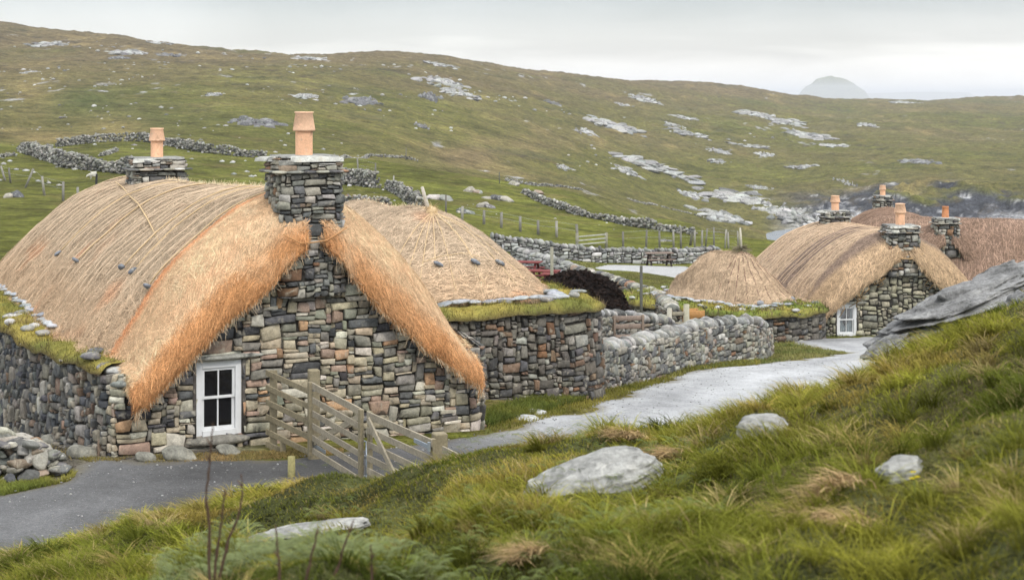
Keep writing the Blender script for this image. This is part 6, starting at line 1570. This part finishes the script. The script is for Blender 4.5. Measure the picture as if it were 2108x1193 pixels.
# bare dark stems rising in the foreground
STEMS = [((430, 1230), (432, 1100), (424, 1010), (433, 940), (438, 870), 'tallest bare dark stem rising in front of the cottage window'),
         ((436, 1230), (450, 1110), (458, 1060), (463, 1005), None, 'bare stem just right of the tallest stem'),
         ((440, 1180), (470, 1110), (492, 1060), (500, 1010), (497, 975), 'bare curved stem right of the two straight stems'),
         ((578, 1230), (574, 1150), (566, 1080), None, None, 'bare thin stem left of the long narrow stone'),
         ((622, 1230), (640, 1150), (655, 1085), None, None, 'bare stem in front of the long narrow stone'),
         ((672, 1230), (700, 1150), (728, 1070), None, None, 'bare stem leaning right across the long narrow stone'),
         ((762, 1230), (765, 1170), (763, 1120), None, None, 'short bare stem at the bottom, right of the long stone')]
for k, st in enumerate(STEMS):
    lab = st[-1]; pts = [q for q in st[:-1] if q]; g = np.random.default_rng(170 + k); Yd = 4.6 + .15 * (k % 3)
    w0 = [P(px, py, Yd) for px, py in pts]; gz = float(H(w0[0][0], Yd)); w0[0][2] = min(w0[0][2], gz)
    n = len(w0); t = np.linspace(0, 1, n); tt = np.linspace(0, 1, n * 5); W = np.stack([np.interp(tt, t, [q[i] for q in w0]) for i in range(3)], 1)
    W[1:-1] += g.normal(0, .0012, (len(W) - 2, 3)); mb = MB(); r = .0052 * (1 - .6 * tt) * (1 + .25 * (np.arange(len(tt)) % 5 == 0)); 
    loc = np.array([w0[0][0], Yd, gz]); tube(mb, W - loc, r, 7, (.075, .045, .03))
    root = mb.build('bare_stem', M['stem']); root.location = loc; tag(root, lab, 'stem')
    for q in g.integers(4, len(W) - 2, 2):
        mb = MB(); a = W[q] - loc; d = np.array([g.choice([-1, 1]) * .012, 0, .02]) * g.uniform(.5, 1.6); tube(mb, [a, a + d * .6, a + d], [.0028, .002, .0012], 5, (.10, .06, .04)); mb.build('twig', M['stem'], root)

# ------------------------------------------------------------------ world, light, haze, camera
SUN_EL, SUN_AZ = math.radians(48), math.radians(150)     # azimuth from +Y clockwise: behind the camera, to its right
w = bpy.data.worlds.new('World'); scene.world = w; w.use_nodes = True
nt = w.node_tree; nt.nodes.clear(); nn = nt.nodes; L = nt.links
tc = nn.new('ShaderNodeTexCoord'); sep = nn.new('ShaderNodeSeparateXYZ'); L.new(tc.outputs['Generated'], sep.inputs[0])
sky = nn.new('ShaderNodeTexSky'); sky.sky_type = 'NISHITA'; sky.sun_disc = False; sky.sun_elevation = SUN_EL; sky.sun_rotation = SUN_AZ
b1 = nn.new('ShaderNodeBackground'); b1.inputs['Strength'].default_value = .05; L.new(sky.outputs[0], b1.inputs['Color'])
mp = nn.new('ShaderNodeMapping'); mp.inputs['Scale'].default_value = (5, 5, 34); L.new(tc.outputs['Generated'], mp.inputs['Vector'])
n = noise(nt, 1.0, 5, .5, mp.outputs[0], .5)
mul = nn.new('ShaderNodeMath'); mul.operation = 'MULTIPLY_ADD'; mul.inputs[1].default_value = .045; L.new(n.outputs['Fac'], mul.inputs[0])
add = nn.new('ShaderNodeMath'); add.operation = 'ADD'; L.new(sep.outputs['Z'], mul.inputs[2]); add.inputs[1].default_value = -.0225; L.new(mul.outputs[0], add.inputs[0])
r = ramp(nt, add.outputs[0], ((0, (1.14, 1.11, 1.09)), (.018, (.98, .95, .945)), (.038, (.60, .58, .595)), (.075, (.38, .375, .40)), (.2, (.85, .88, .90)), (.6, (1, 1, 1)), (1, (1, 1, 1))))
r.color_ramp.interpolation = 'B_SPLINE' if False else 'EASE'
hi = ramp(nt, sep.outputs['Z'], ((0, grey(.50)), (.08, grey(.50)), (.6, grey(1)), (1, grey(1))))
cm = mix(nt, r.outputs[0], hi.outputs[0], 1.0, 'MULTIPLY')
nl = noise(nt, 3.2, 4, .5, tc.outputs['Generated'], .6); rl = ramp(nt, nl.outputs['Fac'], ((.3, grey(.80)), (.7, grey(1.08)))); cm = mix(nt, cm, rl.outputs[0], 1.0, 'MULTIPLY')
b2 = nn.new('ShaderNodeBackground'); b2.inputs['Strength'].default_value = 1.6; L.new(cm, b2.inputs['Color'])
ad = nn.new('ShaderNodeAddShader'); L.new(b1.outputs[0], ad.inputs[0]); L.new(b2.outputs[0], ad.inputs[1])
out = nn.new('ShaderNodeOutputWorld'); L.new(ad.outputs[0], out.inputs[0])

sd = bpy.data.lights.new('sun', 'SUN'); sd.energy = 1.5; sd.angle = math.radians(10); sd.color = (1, .95, .88)
so = bpy.data.objects.new('sun', sd); COL.objects.link(so)
d = Vector((math.sin(SUN_AZ) * math.cos(SUN_EL), math.cos(SUN_AZ) * math.cos(SUN_EL), math.sin(SUN_EL)))
so.rotation_euler = d.to_track_quat('Z', 'Y').to_euler(); so.location = (0, -5, 30)

mb = MB(); box(mb, (0, 9960, 16), (26000, 20080, 104), None, (.5, .5, .5)); hz = mb.build('haze', M['stone'], smooth=False)
m, nt, nn, L = newmat('haze_air'); pv = nn.new('ShaderNodeVolumePrincipled'); pv.inputs['Color'].default_value = (.93, .96, 1, 1); pv.inputs['Density'].default_value = HAZE
pv.inputs['Anisotropy'].default_value = .0
out = nn.new('ShaderNodeOutputMaterial'); L.new(pv.outputs[0], out.inputs['Volume'])
hz.data.materials.clear(); hz.data.materials.append(m); tag(hz, kind='stuff')
if HAZE <= 0: bpy.data.objects.remove(hz)

cam = bpy.data.cameras.new('camera'); co = bpy.data.objects.new('camera', cam); COL.objects.link(co); scene.camera = co
co.location = (0, 0, CZ); co.rotation_euler = (math.radians(90), 0, 0)
cam.sensor_width = 36; cam.lens = 36 * FPX / 2108; cam.shift_y = -(596.5 - HY) / 2108; cam.clip_end = 40000; cam.clip_start = .1
cam.dof.use_dof = True; cam.dof.focus_distance = 27; cam.dof.aperture_fstop = 5.0
scene.view_settings.view_transform = 'Standard'; scene.view_settings.look = 'None'; scene.view_settings.exposure = .22; scene.view_settings.gamma = 1
scene.view_settings.use_curve_mapping = False
cy = scene.cycles; cy.use_denoising = True; cy.max_bounces = 5; cy.diffuse_bounces = 2; cy.glossy_bounces = 2; cy.transparent_max_bounces = 6; cy.volume_bounces = 0; cy.use_adaptive_sampling = True; cy.adaptive_threshold = .02
